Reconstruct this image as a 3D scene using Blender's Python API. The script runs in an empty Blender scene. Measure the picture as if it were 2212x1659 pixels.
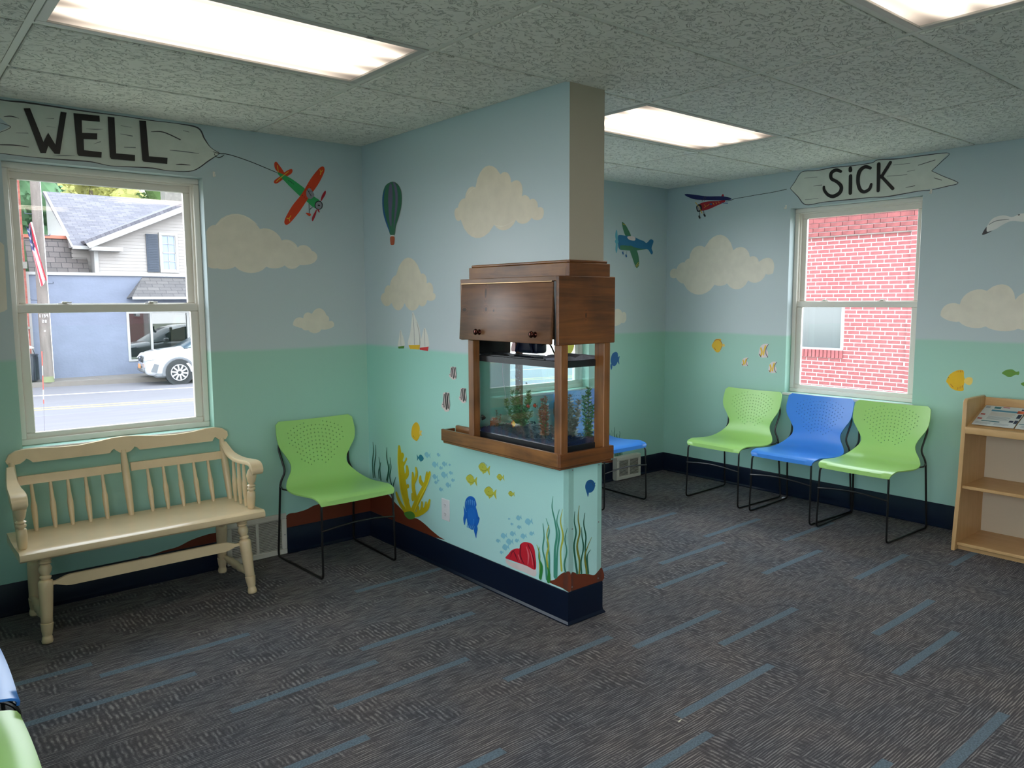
import bpy, bmesh, math, random
from mathutils import Vector, Matrix, geometry
random.seed(7)
PI=math.pi
S=bpy.context.scene
COL=S.collection
# ------------------------------------------------------------------ camera, world, exposure
cd=bpy.data.cameras.new('camera'); cam=bpy.data.objects.new('camera',cd); COL.objects.link(cam)
_y,_p,_r=0.69501,-0.10848,-0.00483
_f=Vector((math.sin(_y)*math.cos(_p),math.cos(_y)*math.cos(_p),math.sin(_p)))
_rt=Vector((math.cos(_y),-math.sin(_y),0)); _u=_rt.cross(_f)
_r2=_rt*math.cos(_r)+_u*math.sin(_r); _u2=-_rt*math.sin(_r)+_u*math.cos(_r)
cam.matrix_world=Matrix(((_r2.x,_u2.x,-_f.x,-2.3834),(_r2.y,_u2.y,-_f.y,-4.2798),(_r2.z,_u2.z,-_f.z,1.4929),(0,0,0,1)))
cd.sensor_width=36; cd.lens=1661.07/2212*36; cd.clip_start=.03; cd.clip_end=300
S.camera=cam
W_=bpy.data.worlds.new('overcast_sky'); S.world=W_; W_.use_nodes=True
nt=W_.node_tree; nt.nodes.clear()
bg=nt.nodes.new('ShaderNodeBackground'); ow=nt.nodes.new('ShaderNodeOutputWorld')
tc=nt.nodes.new('ShaderNodeTexCoord'); sx=nt.nodes.new('ShaderNodeSeparateXYZ'); cr=nt.nodes.new('ShaderNodeValToRGB')
cr.color_ramp.elements[0].position=0; cr.color_ramp.elements[0].color=(.92,.95,1,1)
cr.color_ramp.elements[1].position=.8; cr.color_ramp.elements[1].color=(.78,.88,1,1)
nt.links.new(tc.outputs['Generated'],sx.inputs[0]); nt.links.new(sx.outputs['Z'],cr.inputs[0]); nt.links.new(cr.outputs[0],bg.inputs[0])
bg.inputs[1].default_value=5.3; nt.links.new(bg.outputs[0],ow.inputs[0])
S.view_settings.view_transform='Standard'; S.view_settings.look='None'; S.view_settings.gamma=1; S.view_settings.exposure=0.75
try: S.view_settings.use_curve_mapping=False
except Exception: pass
LAMP=4.0   # strength of the fluorescent diffusers
S.cycles.max_bounces=10; S.cycles.diffuse_bounces=5; S.cycles.glossy_bounces=4; S.cycles.transmission_bounces=8; S.cycles.transparent_max_bounces=24
S.cycles.caustics_reflective=False; S.cycles.caustics_refractive=False
# ------------------------------------------------------------------ helpers
def lin(c):
    def f(v):
        v/=255.; return v/12.92 if v<=.04045 else ((v+.055)/1.055)**2.4
    return (f(c[0]),f(c[1]),f(c[2]),1)
MATS={}
def mat(name,c,rough=.5,metal=0,noise=None,bump=None,spec=.5,coat=0,emit=None):
    """principled; noise=(scale,amount[,stretch xyz]); bump=(scale,strength,distance)"""
    if name in MATS: return MATS[name]
    m=bpy.data.materials.new(name); m.use_nodes=True; n=m.node_tree.nodes; l=m.node_tree.links; b=n['Principled BSDF']
    col=lin(c); b.inputs['Base Color'].default_value=col; b.inputs['Roughness'].default_value=rough; b.inputs['Metallic'].default_value=metal
    b.inputs['Specular IOR Level'].default_value=spec; b.inputs['Coat Weight'].default_value=coat
    if noise or bump: t=n.new('ShaderNodeTexCoord')
    if noise:
        mp=n.new('ShaderNodeMapping'); mp.inputs['Scale'].default_value=noise[2] if len(noise)>2 else (1,1,1)
        x=n.new('ShaderNodeTexNoise'); x.inputs['Scale'].default_value=noise[0]; x.inputs['Detail'].default_value=5
        mr=n.new('ShaderNodeMapRange'); mr.inputs[1].default_value=.3; mr.inputs[2].default_value=.7; mr.inputs[3].default_value=1-noise[1]; mr.inputs[4].default_value=1+noise[1]*.6
        mx=n.new('ShaderNodeVectorMath'); mx.operation='MULTIPLY'; mx.inputs[0].default_value=col[:3]
        l.new(t.outputs['Object'],mp.inputs[0]); l.new(mp.outputs[0],x.inputs['Vector']); l.new(x.outputs['Fac'],mr.inputs[0]); l.new(mr.outputs[0],mx.inputs[1]); l.new(mx.outputs[0],b.inputs['Base Color'])
    if bump:
        x=n.new('ShaderNodeTexNoise'); x.inputs['Scale'].default_value=bump[0]; x.inputs['Detail'].default_value=4
        bp=n.new('ShaderNodeBump'); bp.inputs['Strength'].default_value=bump[1]; bp.inputs['Distance'].default_value=bump[2]
        l.new(t.outputs['Object'],x.inputs['Vector']); l.new(x.outputs['Fac'],bp.inputs['Height']); l.new(bp.outputs[0],b.inputs['Normal'])
    MATS[name]=m; return m
def glassmat(name,tint=(1,1,1),spec=1.0,rough=0.0,f0=.045):
    m=bpy.data.materials.new(name); m.use_nodes=True; n=m.node_tree.nodes; l=m.node_tree.links; n.clear()
    o=n.new('ShaderNodeOutputMaterial'); mx=n.new('ShaderNodeMixShader'); t=n.new('ShaderNodeBsdfTransparent'); g=n.new('ShaderNodeBsdfGlossy'); ge=n.new('ShaderNodeNewGeometry')
    t.inputs[0].default_value=(*tint,1); g.inputs['Roughness'].default_value=rough; g.inputs[0].default_value=(spec,spec,spec,1)
    def M(op,a,b=None):
        x=n.new('ShaderNodeMath'); x.operation=op
        for i,v in enumerate((a,b)):
            if v is None: continue
            if isinstance(v,(int,float)): x.inputs[i].default_value=v
            else: l.new(v,x.inputs[i])
        return x.outputs[0]
    d=n.new('ShaderNodeVectorMath'); d.operation='DOT_PRODUCT'; l.new(ge.outputs['Incoming'],d.inputs[0]); l.new(ge.outputs['Normal'],d.inputs[1])
    f=M('ADD',f0,M('MULTIPLY',1-f0,M('POWER',M('SUBTRACT',1,M('ABSOLUTE',d.outputs['Value'])),5)))   # Schlick, the same from both sides of a thin sheet
    l.new(f,mx.inputs[0]); l.new(t.outputs[0],mx.inputs[1]); l.new(g.outputs[0],mx.inputs[2]); l.new(mx.outputs[0],o.inputs[0])
    MATS[name]=m; return m
def wood(name,c1,c2,axis=1,sc=6,rough=.42,knots=True,coat=.12,at=()):
    m=bpy.data.materials.new(name); m.use_nodes=True; n=m.node_tree.nodes; l=m.node_tree.links; b=n['Principled BSDF']
    t=n.new('ShaderNodeTexCoord'); mp=n.new('ShaderNodeMapping'); s=[1,1,1]; s[axis]=.07; mp.inputs['Scale'].default_value=[v*sc for v in s]
    w=n.new('ShaderNodeTexNoise'); w.inputs['Scale'].default_value=4; w.inputs['Detail'].default_value=8; w.inputs['Roughness'].default_value=.65; w.inputs['Distortion'].default_value=.9
    big=n.new('ShaderNodeTexNoise'); big.inputs['Scale'].default_value=3.5; big.inputs['Detail'].default_value=3; big.inputs['Distortion'].default_value=.6
    r=n.new('ShaderNodeValToRGB'); r.color_ramp.elements[0].position=.36; r.color_ramp.elements[0].color=lin(c1); r.color_ramp.elements[1].position=.62; r.color_ramp.elements[1].color=lin(c2)
    ad=n.new('ShaderNodeMath'); ad.operation='MULTIPLY_ADD'; ad.inputs[1].default_value=.55; 
    sc2=n.new('ShaderNodeMath'); sc2.operation='MULTIPLY'; sc2.inputs[1].default_value=.45
    l.new(t.outputs['Object'],mp.inputs[0]); l.new(mp.outputs[0],w.inputs['Vector']); l.new(t.outputs['Object'],big.inputs['Vector'])
    l.new(big.outputs['Fac'],sc2.inputs[0]); l.new(w.outputs['Fac'],ad.inputs[0]); l.new(sc2.outputs[0],ad.inputs[2]); l.new(ad.outputs[0],r.inputs[0])
    out=r.outputs[0]
    if knots:
        v=n.new('ShaderNodeTexVoronoi'); v.inputs['Scale'].default_value=3.2
        mp2=n.new('ShaderNodeMapping'); s2=[1,1,1]; s2[axis]=.45; mp2.inputs['Scale'].default_value=s2
        k=n.new('ShaderNodeMapRange'); k.inputs[1].default_value=.03; k.inputs[2].default_value=.14; k.inputs[3].default_value=.35; k.inputs[4].default_value=1
        mm=n.new('ShaderNodeMix'); mm.data_type='RGBA'; mm.inputs[6].default_value=lin([v_*.45 for v_ in c1])
        l.new(t.outputs['Object'],mp2.inputs[0]); l.new(mp2.outputs[0],v.inputs['Vector']); l.new(v.outputs['Distance'],k.inputs[0]); l.new(k.outputs[0],mm.inputs[0]); l.new(out,mm.inputs[7]); out=mm.outputs[2]
    for cx_,cy_,cz_,r0,sc3 in at:   # single knots at fixed places on the board, with a pale ring
        ms=n.new('ShaderNodeMapping'); ms.inputs['Location'].default_value=(-cx_*sc3[0],-cy_*sc3[1],-cz_*sc3[2]); ms.inputs['Scale'].default_value=sc3
        ln=n.new('ShaderNodeVectorMath'); ln.operation='LENGTH'; l.new(t.outputs['Object'],ms.inputs[0]); l.new(ms.outputs[0],ln.inputs[0])
        kr=n.new('ShaderNodeValToRGB'); dv=n.new('ShaderNodeMath'); dv.operation='DIVIDE'; dv.inputs[1].default_value=r0*3.2; l.new(ln.outputs['Value'],dv.inputs[0]); l.new(dv.outputs[0],kr.inputs[0])
        e_=kr.color_ramp.elements; e_[0].position=0; e_[0].color=(.22,.2,.2,1); e_[1].position=1; e_[1].color=(1,1,1,1)
        for p_,c_ in ((.28,(.35,.3,.28,1)),(.36,(1.5,1.4,1.3,1)),(.5,(.75,.7,.68,1)),(.62,(1.2,1.15,1.1,1))): q_=e_.new(p_); q_.color=c_
        mm3=n.new('ShaderNodeVectorMath'); mm3.operation='MULTIPLY'; l.new(out,mm3.inputs[0]); l.new(kr.outputs[0],mm3.inputs[1]); out=mm3.outputs[0]
    l.new(out,b.inputs['Base Color']); b.inputs['Roughness'].default_value=rough; b.inputs['Coat Weight'].default_value=coat; b.inputs['Coat Roughness'].default_value=.25
    MATS[name]=m; return m
def box(bm,lo,hi,bev=0,mi=0,mx=None,seg=1):
    c=[(a+b)/2 for a,b in zip(lo,hi)]; s=[abs(b-a) for a,b in zip(lo,hi)]
    r=bmesh.ops.create_cube(bm,size=1,matrix=Matrix.Translation(c)@Matrix.Diagonal((*s,1)))
    vs=r['verts']; fs={f for v in vs for f in v.link_faces}
    for f in fs: f.material_index=mi
    if bev:
        es=list({e for v in vs for e in v.link_edges})
        q=bmesh.ops.bevel(bm,geom=es,offset=bev,segments=seg,affect='EDGES',profile=.5)
        vs=list({v for f in q['faces'] for v in f.verts}|{v for v in vs if v.is_valid})
        for f in q['faces']: f.material_index=mi; f.smooth=seg>1
        vs=[v for v in vs if v.is_valid]
    if mx is not None: bmesh.ops.transform(bm,matrix=mx,verts=list({v for v in vs}))
    return vs
def frames(pts,closed=False):
    pts=[Vector(p) for p in pts]; n=len(pts); T=[]
    for i in range(n):
        if closed: t=(pts[(i+1)%n]-pts[i-1])
        else: t=(pts[min(i+1,n-1)]-pts[max(i-1,0)])
        T.append(t.normalized())
    a=Vector((0,0,1)) if abs(T[0].z)<.9 else Vector((1,0,0))
    N=(a-T[0]*a.dot(T[0])).normalized(); F=[]
    for i in range(n):
        if i:
            q=T[i-1].rotation_difference(T[i]); N=q@N; N=(N-T[i]*N.dot(T[i])).normalized()
        F.append((pts[i],N,T[i].cross(N)))
    return F
def tube(bm,pts,r,seg=8,mi=0,closed=False,flat=1.0):
    F=frames(pts,closed); rs=r if isinstance(r,(list,tuple)) else [r]*len(F); rings=[]
    for (p,N,B),rr in zip(F,rs):
        rings.append([bm.verts.new(p+N*(rr*math.cos(2*PI*k/seg))+B*(rr*flat*math.sin(2*PI*k/seg))) for k in range(seg)])
    m=len(rings)
    for i in range(m if closed else m-1):
        a,b=rings[i],rings[(i+1)%m]
        for k in range(seg):
            f=bm.faces.new((a[k],a[(k+1)%seg],b[(k+1)%seg],b[k])); f.smooth=True; f.material_index=mi
    if not closed:
        for q,rv in ((rings[0],True),(rings[-1],False)):
            f=bm.faces.new(q[::-1] if rv else q); f.material_index=mi
def lathe(bm,p0,p1,prof,seg=14,mi=0):
    p0=Vector(p0); d=Vector(p1)-p0
    tube(bm,[p0+d*t for t,_ in prof],[r for _,r in prof],seg,mi)
def arc_round(pts,rad=.03,n=5):
    pts=[Vector(p) for p in pts]; o=[pts[0]]
    for i in range(1,len(pts)-1):
        a,b,c=pts[i-1],pts[i],pts[i+1]; r=min(rad,(a-b).length*.45,(c-b).length*.45)
        p=b+(a-b).normalized()*r; q=b+(c-b).normalized()*r
        for k in range(n+1):
            t=k/n; o.append(p.lerp(b,t).lerp(b.lerp(q,t),t))
    return o+[pts[-1]]
def crom(pts,n=4,closed=False):
    N=len(pts); o=[]; rng=range(N if closed else N-1)
    g=(lambda i:pts[i%N]) if closed else (lambda i:pts[max(0,min(N-1,i))])
    for i in rng:
        a,b,c,d=g(i-1),g(i),g(i+1),g(i+2)
        for k in range(n):
            t=k/n
            o.append(tuple(.5*(2*b[j]+(c[j]-a[j])*t+(2*a[j]-5*b[j]+4*c[j]-d[j])*t*t+(3*b[j]-a[j]-3*c[j]+d[j])*t**3) for j in range(len(b))))
    if not closed:o.append(tuple(pts[-1]))
    return o
def prism(bm,poly,depth,fn,mi=0,smooth=False):
    """poly in 2d, fn(u,v,w)->xyz; w from depth[0] to depth[1]"""
    a=[bm.verts.new(fn(u,v,depth[0])) for u,v in poly]; b=[bm.verts.new(fn(u,v,depth[1])) for u,v in poly]
    n=len(poly); fs=[bm.faces.new(a[::-1]),bm.faces.new(b)]
    for i in range(n):
        f=bm.faces.new((a[i],a[(i+1)%n],b[(i+1)%n],b[i])); f.smooth=smooth; fs.append(f)
    for f in fs:f.material_index=mi
    return a+b
def quad(bm,ps,mi=0):
    f=bm.faces.new([bm.verts.new(p) for p in ps]); f.material_index=mi; return f
def mesh_of(name,bm,mats,sharp=40,norm=True):
    me=bpy.data.meshes.new(name)
    if norm: bmesh.ops.recalc_face_normals(bm,faces=bm.faces)
    bm.to_mesh(me); bm.free()
    for m in (mats if isinstance(mats,(list,tuple)) else [mats]): me.materials.append(MATS[m] if isinstance(m,str) else m)
    if sharp: me.set_sharp_from_angle(angle=math.radians(sharp))
    return me
def link(name,me,parent=None,loc=None,rot=None):
    o=bpy.data.objects.new(name,me); COL.objects.link(o)
    if parent is not None:o.parent=parent
    if loc is not None:o.location=loc
    if rot is not None:o.rotation_euler=rot
    return o
def obj(name,bm,mats,parent=None,label=None,kind=None,loc=None,rot=None,sharp=40,norm=True):
    o=link(name,mesh_of(name,bm,mats,sharp,norm),parent,loc,rot)
    if label:o['label']=label
    if kind:o['kind']=kind
    return o
def thing(name,label,cat,loc=(0,0,0),rz=0,group=None):
    o=bpy.data.objects.new(name,None); COL.objects.link(o); o.location=loc; o.rotation_euler=(0,0,rz); o.empty_display_size=.05
    return tag(o,label,cat,group)
def tag(o,label,cat,group=None,kind=None):
    o['label']=label; o['category']=cat
    if group:o['group']=group
    if kind:o['kind']=kind
    return o
def dup(root,loc,rz,label,group=None,swap=None):
    r=root.copy(); COL.objects.link(r); r.location=loc; r.rotation_euler=(0,0,rz); r['label']=label
    if group:r['group']=group
    for ch in list(root.children):
        c=ch.copy(); COL.objects.link(c); c.parent=r
        if swap and ch.data in swap:c.data=swap[ch.data]
        for g in ch.children:
            d=g.copy(); COL.objects.link(d); d.parent=c
    return r
def NB(): return bmesh.new()
# ------------------------------------------------------------------ materials
def wall_mat(name,sky,sea,split=1.22):
    m=bpy.data.materials.new(name); m.use_nodes=True; n=m.node_tree.nodes; l=m.node_tree.links; b=n['Principled BSDF']
    g=n.new('ShaderNodeNewGeometry'); s=n.new('ShaderNodeSeparateXYZ'); l.new(g.outputs['Position'],s.inputs[0])
    nz=n.new('ShaderNodeTexNoise'); nz.inputs['Scale'].default_value=1.3; l.new(g.outputs['Position'],nz.inputs['Vector'])
    wv=n.new('ShaderNodeMath'); wv.operation='MULTIPLY_ADD'; wv.inputs[1].default_value=.03; wv.inputs[2].default_value=-.015; l.new(nz.outputs['Fac'],wv.inputs[0])
    a=n.new('ShaderNodeMath'); a.operation='ADD'; l.new(s.outputs['Z'],a.inputs[0]); l.new(wv.outputs[0],a.inputs[1])
    r=n.new('ShaderNodeValToRGB'); e=r.color_ramp.elements
    d=n.new('ShaderNodeMath'); d.operation='DIVIDE'; d.inputs[1].default_value=2.44; l.new(a.outputs[0],d.inputs[0]); l.new(d.outputs[0],r.inputs[0])
    p=split/2.44
    e[0].position=0; e[0].color=lin(sea[0]); e[1].position=1; e[1].color=lin(sky[1])
    for ps,c in ((p-.004,sea[1]),(p+.004,sky[0])):
        q=e.new(ps); q.color=lin(c)
    l.new(r.outputs[0],b.inputs['Base Color']); b.inputs['Roughness'].default_value=.38; b.inputs['Specular IOR Level'].default_value=.45
    o=n.new('ShaderNodeTexNoise'); o.inputs['Scale'].default_value=170; o.inputs['Detail'].default_value=3; l.new(g.outputs['Position'],o.inputs['Vector'])
    bp=n.new('ShaderNodeBump'); bp.inputs['Strength'].default_value=.16; bp.inputs['Distance'].default_value=.002; l.new(o.outputs['Fac'],bp.inputs['Height']); l.new(bp.outputs[0],b.inputs['Normal'])
    MATS[name]=m
wall_mat('partition_paint',((200,212,220),(180,202,212)),((190,232,232),(162,218,206)))
wall_mat('wall_paint',((190,201,203),(178,194,199)),((168,212,202),(164,204,187)))
mat('beige_paint',(172,162,146),.55,bump=(170,.15,.002))
PC={'ink':(22,20,22),'ink2':(70,66,70),'ink3':(118,122,122),'board':(208,212,202),'cloud':(226,218,202),'cloud2':(236,230,218),
'orange':(205,62,22),'green2':(48,160,92),'grey2':(140,140,150),'yellow2':(220,180,50),'red2':(160,30,45),'brown':(112,52,32),
'dgreen':(48,112,84),'purple':(100,96,128),'blue3':(30,92,150),'white2':(230,228,224),'rust':(176,84,50),'green3':(84,140,60),'yellow3':(232,186,40),'red3':(214,52,56),
'yellow4':(238,206,110),'white3':(226,210,208),'ochre':(206,186,30),'ochre2':(232,216,60),'weed':(40,104,84),'weed2':(66,144,122),'yweed':(172,178,70),'yweed2':(128,132,50),'ygreen':(188,192,72),'ygreen2':(104,150,62),'olive':(120,128,50),
'teal2':(30,122,150),'pblue':(132,196,214),'blue1':(22,102,196),'blue2':(30,112,204),'blue4':(90,160,224),'red1':(206,34,52),'red4':(120,24,44),'red5':(232,110,120),'green1':(50,132,60),'green4':(60,120,88),'sky1':(92,170,190),'blue5':(34,112,156),'navy':(26,34,92)}
for k,c in PC.items(): mat('paint_'+k,c,.42,spec=.4,noise=(14,.06))
mat('vinyl_white',(226,220,210),.38); mat('sill_white',(216,214,208),.3)
mat('baseboard_navy',(9,21,42),.3,spec=.3,noise=(3,.15)); mat('black_metal',(9,9,11),.35,spec=.6); mat('rubber',(14,14,15),.8)
mat('green_plastic',(166,214,122),.33,spec=.5,bump=(900,.04,.0003)); mat('blue_plastic',(64,136,226),.33,spec=.5,bump=(900,.04,.0003))
mat('cream_paint',(222,198,160),.3,spec=.5,noise=(9,.07),coat=.15)
mat('grille_white',(206,202,192),.4); mat('grille_dark',(26,24,22),.9); mat('plate_white',(224,224,228),.3); mat('slot_dark',(30,28,28),.6); mat('screw_metal',(160,160,160),.3,1)
mat('tee_white',(222,220,214),.5); mat('fixture_white',(196,192,188),.45)
mat('tank_black',(30,34,38),.35); mat('tank_seal',(120,150,150),.4)
mat('hinge_brass',(190,160,120),.35,.8); mat('knob_bronze',(70,34,26),.14,.85)
wood('pine_stain',(88,54,24),(150,100,50),axis=1,sc=7); wood('pine_stain_x',(68,36,14),(132,78,33),axis=0,sc=7,at=((-.038,-.36,.655,.008,(1.6,0,.6)),)); wood('pine_stain_z',(92,54,26),(150,96,50),axis=2,sc=7)
wood('pine_door',(78,51,37),(134,93,66),axis=1,sc=6,rough=.4,coat=.15,at=((-.017,.127,-.122,.011,(0,1,1)),(-.017,.068,-.128,.007,(0,1,1)),(-.017,.30,-.125,.009,(0,.5,1)),(-.017,.135,-.045,.012,(0,1.6,.5))))
wood('birch',(190,150,100),(208,170,120),axis=2,sc=5,knots=False,coat=.1,rough=.45); wood('birch_y',(186,146,96),(206,168,118),axis=1,sc=5,knots=False,coat=.1,rough=.45)
mat('hardboard',(196,182,160),.6,noise=(4,.03))
glassmat('window_glass',(.97,.985,.98)); glassmat('tank_glass',(.95,.98,.97),f0=.07); pass
glassmat('guard_plastic',(.96,.97,.96),rough=.12)
# ceiling tile
def ceil_mat():
    m=bpy.data.materials.new('ceiling_tile_mat'); m.use_nodes=True; n=m.node_tree.nodes; l=m.node_tree.links; b=n['Principled BSDF']
    g=n.new('ShaderNodeNewGeometry'); mp=n.new('ShaderNodeMapping'); mp.inputs['Scale'].default_value=(1,1.25,1)
    x=n.new('ShaderNodeTexNoise'); x.inputs['Scale'].default_value=17; x.inputs['Detail'].default_value=3.5; x.inputs['Distortion'].default_value=1.6
    y=n.new('ShaderNodeTexNoise'); y.inputs['Scale'].default_value=26; y.inputs['Detail'].default_value=2
    l.new(g.outputs['Position'],mp.inputs[0]); l.new(mp.outputs[0],x.inputs['Vector']); l.new(mp.outputs[0],y.inputs['Vector'])
    a=n.new('ShaderNodeMath'); a.operation='SUBTRACT'; a.inputs[1].default_value=.5; l.new(x.outputs['Fac'],a.inputs[0])
    ab=n.new('ShaderNodeMath'); ab.operation='ABSOLUTE'; l.new(a.outputs[0],ab.inputs[0])
    r=n.new('ShaderNodeMapRange'); r.inputs[1].default_value=0; r.inputs[2].default_value=.03; l.new(ab.outputs[0],r.inputs[0])
    t=n.new('ShaderNodeMapRange'); t.inputs[1].default_value=.42; t.inputs[2].default_value=.5; t.inputs[3].default_value=1; t.inputs[4].default_value=0; l.new(y.outputs['Fac'],t.inputs[0])
    mxx=n.new('ShaderNodeMath'); mxx.operation='MAXIMUM'; l.new(r.outputs[0],mxx.inputs[0]); l.new(t.outputs[0],mxx.inputs[1])
    bp=n.new('ShaderNodeBump'); bp.inputs['Strength'].default_value=1; bp.inputs['Distance'].default_value=.004; l.new(mxx.outputs[0],bp.inputs['Height']); l.new(bp.outputs[0],b.inputs['Normal'])
    c=n.new('ShaderNodeMix'); c.data_type='RGBA'; c.inputs[6].default_value=lin((196,194,188)); c.inputs[7].default_value=lin((236,232,226)); l.new(mxx.outputs[0],c.inputs[0]); l.new(c.outputs[2],b.inputs['Base Color'])
    b.inputs['Roughness'].default_value=.75; MATS['ceiling_tile_mat']=m
ceil_mat()
def carpet_mat():
    m=bpy.data.materials.new('carpet'); m.use_nodes=True; n=m.node_tree.nodes; l=m.node_tree.links; b=n['Principled BSDF']
    g=n.new('ShaderNodeNewGeometry')
    def N(scale,vec,det=3,rough=.5,dist=0):
        mp=n.new('ShaderNodeMapping'); mp.inputs['Scale'].default_value=vec; x=n.new('ShaderNodeTexNoise'); x.inputs['Scale'].default_value=scale; x.inputs['Detail'].default_value=det; x.inputs['Roughness'].default_value=rough; x.inputs['Distortion'].default_value=dist
        l.new(g.outputs['Position'],mp.inputs[0]); l.new(mp.outputs[0],x.inputs['Vector']); return x.outputs['Fac']
    def M(op,a,bb,c=None):
        x=n.new('ShaderNodeMath'); x.operation=op
        for i,v in enumerate((a,bb,c)):
            if v is None: continue
            if isinstance(v,(int,float)): x.inputs[i].default_value=v
            else: l.new(v,x.inputs[i])
        return x.outputs[0]
    def R(v,a,bb,c=0,d=1):
        x=n.new('ShaderNodeMapRange'); l.new(v,x.inputs[0]); x.inputs[1].default_value=a; x.inputs[2].default_value=bb; x.inputs[3].default_value=c; x.inputs[4].default_value=d; return x.outputs[0]
    gp=n.new('ShaderNodeSeparateXYZ'); l.new(g.outputs['Position'],gp.inputs[0])
    def SN(v,k,ph): return M('MULTIPLY_ADD',M('SINE',M('MULTIPLY_ADD',v,k,ph),0),.5,.5)
    rows=M('MULTIPLY',SN(gp.outputs['Y'],690,M('MULTIPLY',N(1,(9,34,1),2,.5),9)),R(N(1,(11,150,1),1.5,.5,.1),.34,.62,.15,1))
    cross=M('MULTIPLY',SN(gp.outputs['X'],330,M('MULTIPLY',N(1,(20,16,1),2,.5),8)),R(N(1,(40,26,1),2,.5),.38,.6,.1,1))
    patch=R(N(1,(2.8,5.0,1),2,.6,.8),.50,.60)
    fine=R(N(420,(1,1,1),2),.3,.7)
    line=M('ADD',M('MULTIPLY',rows,M('SUBTRACT',1,M('MULTIPLY',patch,.85))),M('MULTIPLY',M('MULTIPLY',cross,.78),patch))
    val=M('MULTIPLY',M('MULTIPLY_ADD',line,.85,.15),M('MULTIPLY_ADD',fine,.9,.4))
    tone=N(3.1,(1,1,1),2)
    r=n.new('ShaderNodeValToRGB'); e=r.color_ramp.elements; e[0].position=.0; e[0].color=lin((56,55,59)); e[1].position=.85; e[1].color=lin((160,156,154)); q=e.new(.4); q.color=lin((101,98,100)); l.new(val,r.inputs[0])
    w=n.new('ShaderNodeMix'); w.data_type='RGBA'; w.blend_type='MULTIPLY'; w.inputs[0].default_value=1; l.new(r.outputs[0],w.inputs[6])
    tt=n.new('ShaderNodeValToRGB'); tt.color_ramp.elements[0].position=.35; tt.color_ramp.elements[0].color=(.80,.84,.90,1); tt.color_ramp.elements[1].position=.65; tt.color_ramp.elements[1].color=(1,.96,.94,1); l.new(tone,tt.inputs[0]); l.new(tt.outputs[0],w.inputs[7])
    l.new(w.outputs[2],b.inputs['Base Color']); b.inputs['Roughness'].default_value=.95; b.inputs['Specular IOR Level'].default_value=.15
    bp=n.new('ShaderNodeBump'); bp.inputs['Strength'].default_value=.6; bp.inputs['Distance'].default_value=.003; l.new(val,bp.inputs['Height']); l.new(bp.outputs[0],b.inputs['Normal'])
    MATS['carpet']=m
carpet_mat()
mat('carpet_blue',(103,118,130),.95,noise=(160,.4),bump=(400,.5,.002),spec=.1)
def lens_mat(name,ax=1,c0=0.,half=.3):
    m=bpy.data.materials.new(name); m.use_nodes=True; n=m.node_tree.nodes; l=m.node_tree.links; n.clear()
    o=n.new('ShaderNodeOutputMaterial'); e=n.new('ShaderNodeEmission'); l.new(e.outputs[0],o.inputs[0])
    t=n.new('ShaderNodeTexCoord'); s=n.new('ShaderNodeSeparateXYZ'); l.new(t.outputs['Object'],s.inputs[0])
    w=n.new('ShaderNodeMath'); w.operation='MULTIPLY'; w.inputs[1].default_value=2*PI/.142; l.new(s.outputs['Y'],w.inputs[0])
    c=n.new('ShaderNodeMath'); c.operation='COSINE'; l.new(w.outputs[0],c.inputs[0])
    # fall-off to the edges of the fixture
    def edge(ax,h,a,b):
        ab=n.new('ShaderNodeMath'); ab.operation='ABSOLUTE'; l.new(s.outputs[ax],ab.inputs[0]); r=n.new('ShaderNodeMapRange'); r.interpolation_type='SMOOTHSTEP'; r.inputs[1].default_value=a; r.inputs[2].default_value=h; r.inputs[3].default_value=1; r.inputs[4].default_value=b; l.new(ab.outputs[0],r.inputs[0]); return r.outputs[0]
    ex=edge('X',.58,.36,.22); ey=edge('Y',.28,.13,.25)
    mu=n.new('ShaderNodeMath'); mu.operation='MULTIPLY'; l.new(ex,mu.inputs[0]); l.new(ey,mu.inputs[1])
    band=n.new('ShaderNodeMath'); band.operation='MULTIPLY_ADD'; band.inputs[1].default_value=.32; band.inputs[2].default_value=.68; l.new(c.outputs[0],band.inputs[0])
    al=n.new('ShaderNodeMath'); al.operation='MULTIPLY'; l.new(mu.outputs[0],al.inputs[0]); l.new(band.outputs[0],al.inputs[1])
    st=n.new('ShaderNodeMath'); st.operation='MULTIPLY'; st.inputs[1].default_value=LAMP; l.new(al.outputs[0],st.inputs[0]); l.new(st.outputs[0],e.inputs[1])
    e.inputs[0].default_value=(1,.84,.68,1)
    MATS[name]=m
lens_mat('lamp_lens')
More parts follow.
